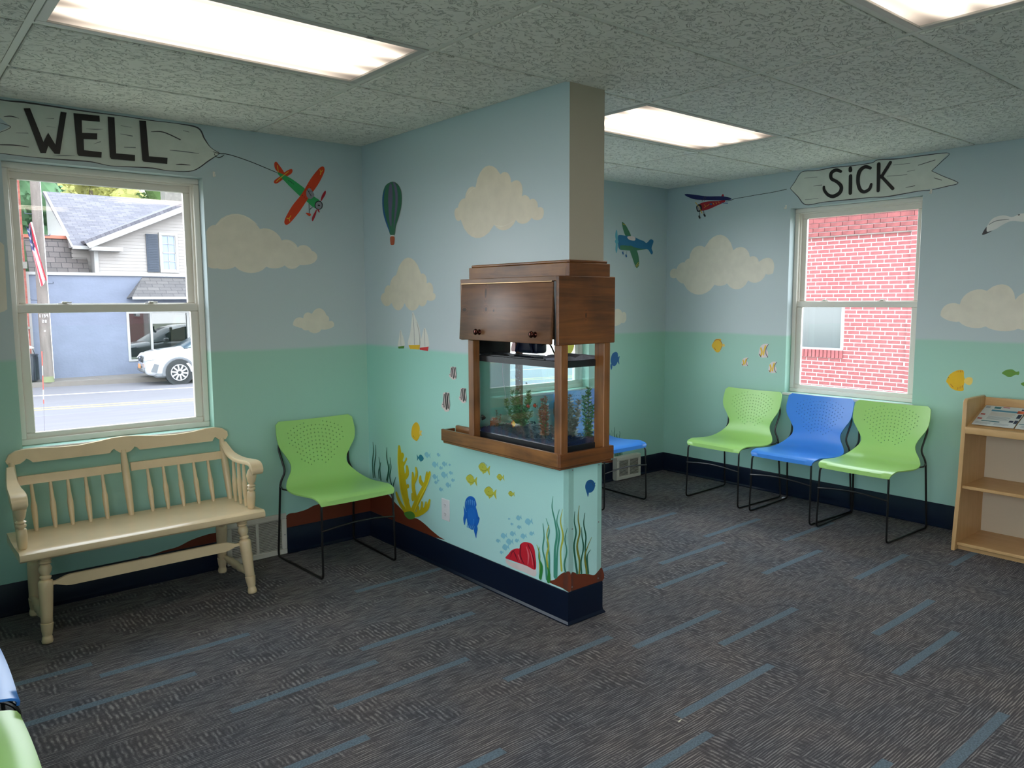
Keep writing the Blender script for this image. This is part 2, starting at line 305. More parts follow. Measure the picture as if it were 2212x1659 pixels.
PAINT = [
('B','painted_banner','pale grey wooden banner painted above the window with black letters and a rope to the orange aeroplane',[['G','board',[[-1.967,2.434],[-1.895,2.422],[-1.848,2.416],[-1.669,2.416],[-1.499,2.416],[-1.335,2.416],[-1.191,2.413],[-1.089,2.415],[-0.972,2.408],[-0.939,2.356],[-0.909,2.315],[-0.861,2.288],[-0.922,2.243],[-1.008,2.182],[-1.126,2.17],[-1.209,2.175],[-1.302,2.171],[-1.404,2.166],[-1.491,2.176],[-1.586,2.174],[-1.719,2.171],[-1.864,2.174],[-1.934,2.179],[-1.993,2.183],[-1.816,2.3]]],['S','ink2',[[-1.967,2.434,0.002],[-1.849,2.414,0.0051],[-1.753,2.417,0.008],[-1.644,2.416,0.007],[-1.499,2.414,0.006],[-1.335,2.415,0.004],[-1.191,2.413,0.004],[-1.089,2.415,0.003],[-0.972,2.408,0.0076],[-0.939,2.356,0.0072],[-0.909,2.315,0.0035],[-0.861,2.288,0.0036]]],['S','ink2',[[-0.861,2.288,0.0022],[-0.922,2.243,0.0058],[-1.008,2.182,0.0041],[-1.126,2.17,0.003],[-1.209,2.175,0.006],[-1.302,2.171,0.0047],[-1.404,2.166,0.003],[-1.491,2.176,0.0049],[-1.586,2.174,0.006],[-1.719,2.171,0.003],[-1.864,2.174,0.003],[-1.934,2.179,0.002]]],['S','ink2',[[-1.855,2.31,0.0022],[-1.816,2.3,0.0028],[-1.828,2.285,0.0022],[-1.858,2.268,0.0024]]],['S','ink2',[[-1.839,2.34,0.002],[-1.81,2.346,0.005],[-1.779,2.341,0.001]]],['S','ink2',[[-1.862,2.212,0.004],[-1.804,2.217,0.0049],[-1.748,2.215,0.002]]],['S','ink3',[[-1.672,2.356,0.0008],[-1.637,2.36,0.003]]],['S','ink3',[[-1.503,2.332,0.001],[-1.46,2.334,0.004],[-1.427,2.34,0.001]]],['S','ink3',[[-1.351,2.327,0.002],[-1.294,2.323,0.0051]]],['S','ink3',[[-1.337,2.264,0.003],[-1.283,2.268,0.0059]]],['S','ink2',[[-1.206,2.356,0.002],[-1.146,2.362,0.0053],[-1.062,2.334,0.0055]]],['S','ink3',[[-1.12,2.275,0.002],[-1.059,2.276,0.0048],[-0.972,2.275,0.002]]],['S','ink2',[[-1.093,2.205,0.002],[-1.062,2.209,0.006],[-1.019,2.209,0.002]]],['S','ink3',[[-1.653,2.185,0.001],[-1.606,2.192,0.0039],[-1.559,2.198,0.001]]],['S','ink3',[[-1.796,2.273,0.002],[-1.747,2.278,0.0029]]],['S','ink3',[[-1.475,2.262,0.0009],[-1.442,2.278,0.0041]]],['S','ink3',[[-1.67,2.32,0.002],[-1.634,2.319,0.001]]],['S','ink3',[[-1.348,2.367,0.002],[-1.298,2.365,0.002]]],['S','ink2',[[-1.048,2.383,0.0021],[-1.017,2.379,0.002]]],['S','ink',[[-0.891,2.284,0.0032],[-0.888,2.273,0.0028],[-0.872,2.265,0.004],[-0.856,2.27,0.0041],[-0.839,2.282,0.0022]]]],[('letter',[['G','ink',[[-1.759,2.388],[-1.733,2.393],[-1.688,2.246],[-1.666,2.291],[-1.639,2.239],[-1.608,2.396],[-1.583,2.395],[-1.623,2.197],[-1.645,2.196],[-1.669,2.23],[-1.681,2.195],[-1.703,2.193]]]]),('letter',[['G','ink',[[-1.554,2.397],[-1.441,2.401],[-1.441,2.372],[-1.52,2.368],[-1.522,2.309],[-1.456,2.315],[-1.458,2.286],[-1.517,2.28],[-1.518,2.228],[-1.441,2.227],[-1.444,2.2],[-1.543,2.198],[-1.549,2.207]]]]),('letter',[['G','ink',[[-1.405,2.402],[-1.374,2.403],[-1.376,2.229],[-1.289,2.231],[-1.291,2.201],[-1.4,2.199],[-1.406,2.209]]]]),('letter',[['G','ink',[[-1.26,2.404],[-1.228,2.407],[-1.223,2.232],[-1.133,2.234],[-1.136,2.203],[-1.25,2.202],[-1.256,2.21]]]])]),
('B','painted_rope',None,[['S','ink',[[-0.897,2.294,0.0031],[-0.862,2.287,0.004],[-0.829,2.289,0.004],[-0.782,2.283,0.0041],[-0.694,2.263,0.0041],[-0.618,2.241,0.0041],[-0.541,2.218,0.0031]]]],[]),
('B','painted_aeroplane','orange winged green aeroplane painted on the wall beside the left window',[['P','orange',[[-0.557,2.268],[-0.546,2.279],[-0.532,2.267],[-0.5,2.223],[-0.512,2.204],[-0.537,2.222],[-0.554,2.241]]],['P','orange',[[-0.45,2.245],[-0.456,2.223],[-0.49,2.2],[-0.513,2.182],[-0.543,2.16],[-0.561,2.159],[-0.56,2.174],[-0.527,2.199],[-0.497,2.226],[-0.466,2.245]]],['P','green2',[[-0.541,2.22],[-0.468,2.198],[-0.384,2.149],[-0.32,2.103],[-0.286,2.081],[-0.299,2.037],[-0.33,2.042],[-0.364,2.068],[-0.419,2.106],[-0.499,2.175]]],['P','orange',[[-0.256,2.282],[-0.251,2.254],[-0.286,2.187],[-0.335,2.12],[-0.375,2.067],[-0.423,2.001],[-0.478,1.941],[-0.504,1.931],[-0.507,1.96],[-0.459,2.04],[-0.397,2.114],[-0.34,2.203],[-0.284,2.269]]],['P','grey2',[[-0.369,2.131],[-0.35,2.15],[-0.331,2.134],[-0.32,2.11],[-0.344,2.087],[-0.367,2.099]]],['S','yellow2',[[-0.539,2.259,0.004],[-0.535,2.222,0.0041]]],['S','yellow2',[[-0.55,2.167,0.0042],[-0.527,2.189,0.0042],[-0.474,2.232,0.0042]]],['S','yellow2',[[-0.28,2.262,0.0044],[-0.273,2.249,0.004],[-0.262,2.262,0.0044]]],['S','yellow2',[[-0.273,2.249,0.005],[-0.279,2.232,0.005]]],['S','yellow2',[[-0.496,1.968,0.004],[-0.481,1.968,0.0036],[-0.469,1.985,0.0044]]],['S','yellow2',[[-0.481,1.968,0.0041],[-0.478,1.95,0.0051]]],['S','ink',[[-0.365,2.142,0.0022],[-0.34,2.105,0.0036]]],['S','ink',[[-0.358,2.132,0.002],[-0.331,2.134,0.002]]],['S','ink',[[-0.357,2.061,0.0031],[-0.354,1.995,0.0031]]],['S','ink',[[-0.352,2.027,0.0042],[-0.334,2.042,0.0028]]],['P','orange',[[-0.379,2.005],[-0.355,2.005],[-0.346,1.999],[-0.355,1.987]]],['P','red2',[[-0.25,2.144],[-0.249,2.123],[-0.274,2.085],[-0.282,2.081],[-0.273,2.114]]],['P','red2',[[-0.309,2.03],[-0.315,2.001],[-0.333,1.964],[-0.341,1.964],[-0.338,1.985],[-0.319,2.018]]],['P','ink',[[-0.32,2.061],[-0.306,2.078],[-0.284,2.08],[-0.27,2.064],[-0.276,2.038],[-0.3,2.029],[-0.319,2.04]]],['P','grey2',[[-0.315,2.06],[-0.303,2.074],[-0.286,2.075],[-0.276,2.063],[-0.28,2.041],[-0.298,2.033],[-0.314,2.042]]],['S','ink',[[-0.299,2.055,0.0063],[-0.291,2.054,0.0072]]],['S','red2',[[-0.3,2.027,0.0103],[-0.294,2.016,0.0067]]],['S','ink',[[-0.478,2.182,0.0028],[-0.471,2.176,0.0022]]],['S','ink',[[-0.467,2.179,0.0036],[-0.463,2.171,0.0022]]],['S','ink',[[-0.459,2.175,0.002],[-0.458,2.166,0.003]]],['S','ink',[[-0.453,2.169,0.0022],[-0.447,2.161,0.0022]]],['S','ink',[[-0.399,2.104,0.0036],[-0.395,2.102,0.0045]]],['S','ink',[[-0.387,2.096,0.0042],[-0.384,2.093,0.0042]]],['S','ink',[[-0.376,2.088,0.0036],[-0.372,2.086,0.0042]]],['S','ink',[[-0.36,2.163,0.0036],[-0.357,2.161,0.0036]]],['S','ink',[[-0.345,2.155,0.0042],[-0.342,2.153,0.0042]]]],[]),
('B','painted_cloud','large cream cloud painted beside the left window',[['A','cloud',[[-0.953,1.855,0.2],[-0.902,1.906,0.29],[-0.655,1.898,0.2],[-0.53,1.84,0.2],[-0.434,1.805,0.25],[-0.347,1.789,0.4],[-0.334,1.721,0.08],[-0.427,1.705,0.25],[-0.517,1.699,0.12],[-0.627,1.689,0.2],[-0.805,1.685,0.1],[-0.903,1.674,0.1],[-0.952,1.681,0]]],['S','cloud2',[[-0.899,1.902,0.0022],[-0.83,1.957,0.0022],[-0.748,1.967,0.0021],[-0.667,1.923,0.0013]]],['S','cloud2',[[-0.527,1.831,0.002],[-0.482,1.833,0.0025],[-0.438,1.8,0.0014]]],['S','cloud2',[[-0.502,1.692,0.002],[-0.457,1.691,0.0022],[-0.411,1.709,0.0013]]]],[]),
('B','painted_cloud','small cream cloud painted low beside the corner',[['A','cloud',[[-0.48,1.355,0.3],[-0.415,1.393,0.35],[-0.36,1.418,0.4],[-0.265,1.408,0.25],[-0.252,1.372,0.35],[-0.218,1.342,0.1],[-0.3,1.325,0.25],[-0.387,1.324,0.2],[-0.425,1.336,0.05]]]],[]),
('B','painted_cloud','cream cloud edge painted left of the left window',[['A','cloud',[[-1.961,1.774,0.2],[-1.875,1.757,0],[-1.881,1.462,0.15],[-1.999,1.459,0.2]]]],[]),
('B','painted_seabed','brown seabed painted along the wall behind the bench',[['P','brown',[[-1.397,0.147],[-1.322,0.155],[-1.253,0.165],[-1.183,0.171],[-1.111,0.194],[-1.029,0.207],[-0.971,0.208],[-0.921,0.207],[-0.87,0.188],[-0.879,-0.014],[-1.403,0.026]]]],[]),
('B','painted_seabed','brown seabed painted in the corner behind the green chair',[['P','brown',[[-0.56,0.231],[-0.498,0.236],[-0.438,0.243],[-0.384,0.259],[-0.315,0.265],[-0.203,0.283],[-0.097,0.295],[0.012,0.292],[0.008,0.155],[-0.563,0.152]]]],[]),
('P','painted_balloon','green and purple striped hot air balloon painted on the partition',[['P','dgreen',[[-0.351,2.177],[-0.41,2.156],[-0.448,2.109],[-0.448,2.041],[-0.417,1.975],[-0.381,1.922],[-0.365,1.873],[-0.318,1.876],[-0.298,1.907],[-0.252,1.982],[-0.234,2.047],[-0.237,2.111],[-0.274,2.164]]],['P','purple',[[-0.323,2.168],[-0.346,2.155],[-0.351,2.085],[-0.337,2.003],[-0.331,1.926],[-0.31,1.956],[-0.302,2.027],[-0.303,2.111]]],['P','purple',[[-0.36,2.172],[-0.39,2.154],[-0.406,2.107],[-0.403,2.038],[-0.383,1.978],[-0.357,1.91],[-0.366,1.986],[-0.379,2.048],[-0.379,2.11]]],['P','blue3',[[-0.281,2.156],[-0.258,2.116],[-0.252,2.046],[-0.273,1.98],[-0.312,1.899],[-0.298,1.907],[-0.252,1.982],[-0.234,2.047],[-0.24,2.111]]],['G','white2',[[-0.323,1.875],[-0.361,1.873],[-0.358,1.862],[-0.323,1.864]]],['P','rust',[[-0.317,1.865],[-0.362,1.862],[-0.361,1.832],[-0.354,1.818],[-0.323,1.819],[-0.316,1.831]]],['S','ink3',[[-0.351,2.177,0.0025],[-0.41,2.156,0.0025],[-0.448,2.109,0.0038],[-0.448,2.041,0.0039],[-0.417,1.975,0.004],[-0.381,1.922,0.0033],[-0.365,1.873,0.0041]]]],[]),
('P','painted_cloud','largest cream cloud, painted high on the partition',[['A','cloud',[[-0.965,1.928,0.35],[-0.993,1.971,0.2],[-1.055,2.01,0.28],[-1.143,2.055,0.36],[-1.342,2.095,0.3],[-1.422,2.046,0.38],[-1.502,1.975,0.2],[-1.557,1.953,0.28],[-1.613,1.913,0.42],[-1.645,1.865,0.15],[-1.569,1.871,0.2],[-1.457,1.869,0.22],[-1.292,1.86,0.28],[-1.015,1.907,0.25]]],['S','cloud2',[[-1.068,2.018,0.0019],[-1.11,2.047,0.003],[-1.146,2.055,0.0022]]],['S','cloud2',[[-1.292,1.859,0.002],[-1.363,1.848,0.003],[-1.446,1.867,0.0015]]]],[]),
('P','painted_cloud','pointed cream cloud painted above the sailing boats',[['A','cloud',[[-0.188,1.506,0.2],[-0.233,1.539,0.25],[-0.298,1.582,0.15],[-0.37,1.641,0.36],[-0.636,1.642,0.3],[-0.69,1.588,0.35],[-0.752,1.534,0.45],[-0.766,1.5,0.1],[-0.693,1.497,0.25],[-0.612,1.47,0.25],[-0.458,1.48,0.3],[-0.312,1.481,0.25]]]],[]),
('P','painted_boat','small white sailing boat with green hull painted on the partition',[['P','white2',[[-0.407,1.324],[-0.43,1.292],[-0.448,1.257],[-0.444,1.233],[-0.376,1.227],[-0.386,1.269]]],['G','green3',[[-0.376,1.225],[-0.446,1.232],[-0.441,1.217],[-0.381,1.214]]],['S','grey2',[[-0.41,1.32,0.002],[-0.409,1.23,0.003]]]],[]),
('P','painted_boat','largest white sailing boat with yellow hull painted on the partition',[['P','white2',[[-0.541,1.43],[-0.572,1.394],[-0.602,1.353],[-0.616,1.312],[-0.611,1.246],[-0.488,1.239],[-0.511,1.309],[-0.528,1.372]]],['G','yellow3',[[-0.492,1.239],[-0.612,1.245],[-0.604,1.218],[-0.507,1.217]]],['S','grey2',[[-0.543,1.421,0.004],[-0.553,1.331,0.004],[-0.555,1.243,0.004]]],['S','grey2',[[-0.584,1.373,0.0029],[-0.607,1.305,0.0031],[-0.609,1.246,0.003]]]],[]),
('P','painted_boat','white sailing boat with red hull painted on the partition',[['P','white2',[[-0.659,1.342],[-0.682,1.321],[-0.699,1.28],[-0.699,1.241],[-0.613,1.235],[-0.631,1.292]]],['G','red3',[[-0.608,1.228],[-0.699,1.239],[-0.692,1.214],[-0.61,1.217]]],['S','grey2',[[-0.659,1.337,0.004],[-0.663,1.238,0.003]]]],[]),
('P','painted_fish','highest of three black striped white fish painted beside the aquarium',[['P','white3',[[-0.906,1.136],[-0.935,1.141],[-0.959,1.139],[-0.954,1.115],[-0.962,1.098],[-0.954,1.077],[-0.926,1.071],[-0.912,1.077],[-0.891,1.09],[-0.906,1.112]]],['S','ink',[[-0.917,1.133,0.0068],[-0.913,1.112,0.007],[-0.914,1.088,0.007]]],['S','ink',[[-0.931,1.137,0.0098],[-0.928,1.113,0.01],[-0.933,1.082,0.01]]],['S','ink',[[-0.949,1.136,0.0089],[-0.943,1.114,0.0089],[-0.948,1.087,0.0092]]],['S','ink',[[-0.898,1.097,0.0025],[-0.909,1.094,0.0025]]],['S','ink2',[[-0.959,1.139,0.0029],[-0.955,1.122,0.003],[-0.962,1.1,0.003],[-0.956,1.079,0.0029]]]],[]),
('P','painted_fish','lowest of three black striped white fish painted beside the aquarium',[['P','white3',[[-0.833,0.989],[-0.866,0.997],[-0.894,0.994],[-0.888,0.957],[-0.897,0.931],[-0.888,0.899],[-0.855,0.89],[-0.839,0.899],[-0.815,0.918],[-0.832,0.951]]],['S','ink',[[-0.845,0.984,0.0078],[-0.84,0.952,0.0078],[-0.841,0.915,0.008]]],['S','ink',[[-0.862,0.991,0.012],[-0.858,0.954,0.0112],[-0.864,0.907,0.0122]]],['S','ink',[[-0.882,0.99,0.0107],[-0.875,0.956,0.012],[-0.88,0.914,0.0112]]],['S','ink',[[-0.823,0.929,0.0029],[-0.836,0.925,0.0029]]],['S','ink2',[[-0.894,0.994,0.003],[-0.89,0.967,0.003],[-0.897,0.935,0.004],[-0.89,0.902,0.0029]]]],[]),
('P','painted_fish','nearest of three black striped white fish painted beside the aquarium',[['P','white3',[[-0.994,1.028],[-1.022,1.034],[-1.046,1.032],[-1.041,1.004],[-1.049,0.985],[-1.041,0.96],[-1.013,0.953],[-1,0.96],[-0.979,0.974],[-0.993,1]]],['S','ink',[[-1.004,1.025,0.0069],[-1,1,0.0068],[-1.001,0.972,0.007]]],['S','ink',[[-1.018,1.03,0.0089],[-1.016,1.002,0.01],[-1.021,0.966,0.0102]]],['S','ink',[[-1.036,1.029,0.0097],[-1.03,1.003,0.01],[-1.035,0.972,0.01]]],['S','ink',[[-0.986,0.983,0.0025],[-0.996,0.98,0.0022]]],['S','ink2',[[-1.046,1.032,0.0026],[-1.042,1.012,0.003],[-1.049,0.987,0.003],[-1.043,0.963,0.0029]]]],[]),
('P','painted_fish','yellow fish painted above the yellow coral',[['P','yellow3',[[-0.517,0.77],[-0.558,0.797],[-0.59,0.779],[-0.593,0.75],[-0.592,0.721],[-0.568,0.692],[-0.548,0.687],[-0.514,0.699],[-0.502,0.723]]],['P','yellow4',[[-0.589,0.749],[-0.616,0.754],[-0.609,0.737],[-0.615,0.725],[-0.589,0.729]]],['S','ink2',[[-0.522,0.715,0.0028],[-0.535,0.702,0.0028]]]],[]),
('P','painted_coral','branching yellow coral painted low on the partition',[['S','ochre',[[-0.366,0.622,0.0263],[-0.371,0.569,0.0489],[-0.383,0.502,0.0644],[-0.394,0.435,0.0697],[-0.413,0.362,0.0728],[-0.438,0.291,0.0625],[-0.484,0.232,0.0489]]],['S','ochre',[[-0.38,0.49,0.0266],[-0.426,0.54,0.0156],[-0.444,0.564,0.0172]]],['S','ochre',[[-0.392,0.557,0.0264],[-0.403,0.58,0.0313]]],['S','ochre',[[-0.39,0.504,0.0242],[-0.405,0.529,0.0286]]],['S','ochre',[[-0.394,0.428,0.025],[-0.449,0.472,0.0358],[-0.45,0.514,0.027]]],['S','ochre',[[-0.413,0.378,0.0214],[-0.457,0.403,0.0242]]],['S','ochre',[[-0.42,0.295,0.0206],[-0.457,0.317,0.0233]]],['S','ochre',[[-0.484,0.232,0.0435],[-0.549,0.321,0.0442],[-0.625,0.417,0.0397],[-0.665,0.484,0.0299],[-0.692,0.525,0.016]]],['S','ochre',[[-0.632,0.433,0.0267],[-0.593,0.456,0.0338],[-0.594,0.482,0.018]]],['S','ochre',[[-0.652,0.474,0.0245],[-0.66,0.504,0.0213],[-0.664,0.521,0.0114]]],['S','ochre',[[-0.549,0.321,0.041],[-0.518,0.397,0.039],[-0.514,0.487,0.022]]],['S','ochre',[[-0.526,0.436,0.0246],[-0.554,0.486,0.0274],[-0.549,0.524,0.0194]]],['S','ochre',[[-0.457,0.23,0.0429],[-0.388,0.265,0.0322],[-0.347,0.303,0.03],[-0.326,0.334,0.0227]]],['S','ochre',[[-0.484,0.228,0.0271],[-0.58,0.264,0.0322],[-0.66,0.314,0.0304],[-0.688,0.363,0.0149]]],['S','ochre',[[-0.56,0.263,0.0301],[-0.568,0.295,0.0226]]],['S','ochre',[[-0.601,0.279,0.034],[-0.609,0.333,0.0175]]],['S','ochre',[[-0.64,0.299,0.03],[-0.651,0.341,0.0165]]],['S','ochre',[[-0.509,0.335,0.0277],[-0.505,0.361,0.0193]]],['S','ochre2',[[-0.359,0.613,0.006],[-0.355,0.521,0.012],[-0.378,0.371,0.0136],[-0.43,0.266,0.0116]]],['S','ochre2',[[-0.705,0.52,0.0048],[-0.664,0.447,0.0082],[-0.583,0.35,0.008],[-0.526,0.263,0.0059]]],['P','green3',[[-0.415,0.232],[-0.485,0.255],[-0.526,0.248],[-0.525,0.222],[-0.47,0.204],[-0.428,0.212]]]],[]),
('P','painted_seaweed','thin dark green seaweed painted at the partition corner behind the green chair',[['S','weed',[[-0.052,0.61,0.004],[-0.057,0.553,0.012],[-0.04,0.47,0.0146],[-0.046,0.382,0.0112]]],['S','weed',[[-0.083,0.597,0.0051],[-0.084,0.533,0.0107],[-0.061,0.449,0.0146],[-0.068,0.386,0.0113]]],['S','weed',[[-0.121,0.524,0.0041],[-0.134,0.477,0.011],[-0.117,0.434,0.0131],[-0.119,0.391,0.0112]]],['S','weed',[[-0.144,0.495,0.0047],[-0.133,0.445,0.011],[-0.142,0.383,0.0143]]],['S','weed',[[-0.223,0.601,0.004],[-0.217,0.538,0.0102],[-0.237,0.47,0.0127],[-0.211,0.395,0.0097]]],['S','weed',[[-0.257,0.544,0.0051],[-0.267,0.483,0.0107],[-0.25,0.425,0.0133],[-0.269,0.374,0.0113]]],['S','weed',[[-0.25,0.504,0.0038],[-0.243,0.456,0.0099],[-0.218,0.388,0.012]]],['S','weed',[[-0.323,0.434,0.0036],[-0.288,0.37,0.0104],[-0.291,0.292,0.014]]]],[]),
('P','painted_seabed','brown seabed painted below the yellow coral',[['P','brown',[[0.218,0.318],[0.119,0.278],[-0.012,0.286],[-0.139,0.302],[-0.222,0.306],[-0.29,0.276],[-0.373,0.246],[-0.463,0.212],[-0.539,0.224],[-0.618,0.212],[-0.695,0.189],[-0.771,0.17],[-0.814,0.162],[-0.481,0.139],[-0.037,0.131],[0.229,0.112]]]],[]),
('P','painted_fish','highest yellow green fish of the five painted under the aquarium',[['F','ygreen',[[-1.145,0.635,-1.243,0.627]]],['S','olive',[[-1.158,0.649,0.0013],[-1.188,0.662,0.002],[-1.22,0.649,0.0027]]],['S','olive',[[-1.167,0.622,0.0021],[-1.193,0.618,0.002],[-1.225,0.632,0.0022]]],['S','olive',[[-1.177,0.637,0.0021],[-1.188,0.636,0.0022]]]],[]),
('P','painted_fish','leftmost yellow green fish of the five painted under the aquarium',[['F','ygreen',[[-1.034,0.552,-1.134,0.55]]],['S','olive',[[-1.047,0.566,0.0013],[-1.077,0.579,0.002],[-1.108,0.567,0.0016]]],['S','olive',[[-1.055,0.54,0.0024],[-1.081,0.536,0.002],[-1.113,0.55,0.0013]]],['S','olive',[[-1.066,0.555,0.0021],[-1.076,0.554,0.002]]]],[]),
('P','painted_fish','upper right small yellow green fish of the five painted under the aquarium',[['F','ygreen',[[-1.297,0.605,-1.358,0.611]]],['S','olive',[[-1.304,0.614,0.0013],[-1.322,0.622,0.001],[-1.34,0.614,0.0017]]],['S','olive',[[-1.309,0.597,0.0012],[-1.325,0.595,0.002],[-1.343,0.604,0.0014]]],['S','olive',[[-1.315,0.607,0.0021],[-1.322,0.606,0.002]]]],[]),
('P','painted_fish','lowest large yellow green fish of the five painted under the aquarium',[['F','ygreen',[[-1.192,0.514,-1.295,0.513]]],['S','olive',[[-1.205,0.529,0.0022],[-1.236,0.543,0.002],[-1.269,0.53,0.0022]]],['S','olive',[[-1.214,0.501,0.0021],[-1.241,0.497,0.002],[-1.274,0.512,0.0014]]],['S','olive',[[-1.225,0.517,0.0021],[-1.236,0.516,0.002]]]],[]),
('P','painted_fish','rightmost tiny yellow green fish of the five painted under the aquarium',[['F','ygreen',[[-1.388,0.537,-1.438,0.542]]],['S','olive',[[-1.394,0.544,0.0013],[-1.408,0.551,0.002],[-1.423,0.545,0.0017]]],['S','olive',[[-1.398,0.531,0.0021],[-1.411,0.529,0.002],[-1.426,0.536,0.0013]]],['S','olive',[[-1.403,0.538,0.0022],[-1.408,0.538,0.002]]]],[]),
('P','painted_fish','dark teal little fish painted above the pale blue school',[['F','teal2',[[-0.63,0.596,-0.558,0.588]]]],[]),
('P','painted_fish_school','school of pale blue fish painted under the aquarium ledge',[['F','pblue',[[-0.637,0.621,-0.699,0.621],[-0.762,0.64,-0.799,0.638],[-0.713,0.575,-0.775,0.582],[-0.812,0.595,-0.863,0.598],[-0.875,0.598,-0.899,0.602],[-0.715,0.507,-0.77,0.508],[-0.801,0.533,-0.866,0.536],[-0.878,0.556,-0.917,0.557],[-0.784,0.565,-0.82,0.571],[-0.844,0.483,-0.897,0.485],[-0.778,0.444,-0.821,0.448],[-0.733,0.474,-0.77,0.481],[-0.898,0.516,-0.934,0.523],[-0.76,0.49,-0.785,0.494]]]],[]),
('P','painted_fish_school','school of pale blue fish painted left of the red shell',[['F','pblue',[[-1.448,0.423,-1.491,0.437],[-1.514,0.419,-1.572,0.435],[-1.385,0.406,-1.404,0.411],[-1.404,0.384,-1.428,0.389],[-1.455,0.38,-1.489,0.388],[-1.326,0.305,-1.378,0.318],[-1.399,0.332,-1.445,0.346],[-1.481,0.339,-1.528,0.353],[-1.288,0.27,-1.324,0.279],[-1.369,0.285,-1.426,0.299],[-1.438,0.306,-1.472,0.318],[-1.338,0.247,-1.394,0.264],[-1.318,0.216,-1.348,0.225],[-1.547,0.367,-1.583,0.38]]]],[]),
('P','painted_fish','large blue fish with striped fins painted right of the outlet',[['P','blue1',[[-1.026,0.424],[-1.043,0.447],[-1.071,0.461],[-1.104,0.46],[-1.12,0.443],[-1.123,0.417],[-1.081,0.394],[-1.036,0.371],[-1.023,0.396]]],['P','blue1',[[-1.042,0.393],[-1.071,0.416],[-1.109,0.424],[-1.131,0.391],[-1.141,0.366],[-1.152,0.357],[-1.135,0.318],[-1.107,0.291],[-1.079,0.281],[-1.052,0.292],[-1.038,0.33],[-1.036,0.364]]],['P','blue2',[[-1.053,0.382],[-1.081,0.401],[-1.109,0.393],[-1.119,0.362],[-1.108,0.325],[-1.08,0.305],[-1.058,0.321],[-1.049,0.353]]],['P','blue1',[[-1.012,0.394],[-1.023,0.382],[-1.042,0.359],[-1.047,0.336],[-1.033,0.329],[-1.018,0.291],[-1.007,0.323],[-1.015,0.353]]],['P','blue1',[[-1.124,0.315],[-1.135,0.297],[-1.125,0.268],[-1.121,0.243],[-1.11,0.264],[-1.102,0.286]]],['S','blue4',[[-1.034,0.404,0.0028],[-1.037,0.425,0.0087]]],['S','blue4',[[-1.054,0.41,0.0028],[-1.055,0.433,0.009]]],['S','blue4',[[-1.073,0.413,0.003],[-1.073,0.44,0.009]]],['S','blue4',[[-1.092,0.415,0.003],[-1.091,0.44,0.009]]],['S','blue4',[[-1.11,0.417,0.003],[-1.109,0.439,0.0092]]],['S','blue4',[[-1.048,0.306,0.0026],[-1.044,0.288,0.0082]]],['S','blue4',[[-1.064,0.306,0.0036],[-1.058,0.289,0.0084]]],['S','blue4',[[-1.08,0.307,0.0024],[-1.073,0.289,0.0083]]],['S','blue4',[[-1.095,0.307,0.0028],[-1.087,0.29,0.0069]]],['S','blue4',[[-1.111,0.307,0.0026],[-1.102,0.29,0.0078]]],['S','blue4',[[-1.103,0.344,0.0028],[-1.1,0.303,0.0028]]],['S','ink2',[[-1.14,0.358,0.0039],[-1.143,0.356,0.0039]]]],[]),
('P','painted_shell','red and white fan shell painted near the partition end',[['P','white3',[[-1.368,0.196],[-1.412,0.19],[-1.48,0.199],[-1.537,0.204],[-1.594,0.204],[-1.588,0.165],[-1.509,0.165],[-1.422,0.164],[-1.373,0.173]]],['P','red1',[[-1.363,0.199],[-1.388,0.226],[-1.413,0.252],[-1.452,0.271],[-1.473,0.276],[-1.479,0.297],[-1.509,0.317],[-1.56,0.323],[-1.583,0.304],[-1.592,0.266],[-1.597,0.23],[-1.588,0.199],[-1.527,0.202],[-1.451,0.2],[-1.403,0.199]]],['S','red4',[[-1.405,0.214,0.0028],[-1.413,0.239,0.0063],[-1.442,0.262,0.002]]],['S','red4',[[-1.461,0.206,0.0022],[-1.444,0.234,0.0087],[-1.428,0.252,0.0035]]],['S','red4',[[-1.509,0.206,0.0036],[-1.48,0.243,0.0095],[-1.483,0.295,0.007]]],['S','red4',[[-1.588,0.202,0.0031],[-1.579,0.25,0.0076],[-1.537,0.315,0.0058]]],['S','red5',[[-1.537,0.21,0.004],[-1.542,0.259,0.0115],[-1.526,0.299,0.0044]]],['S','red5',[[-1.485,0.209,0.0022],[-1.466,0.24,0.0081]]],['S','red5',[[-1.574,0.217,0.0021],[-1.567,0.259,0.0076],[-1.551,0.293,0.0022]]]],[]),
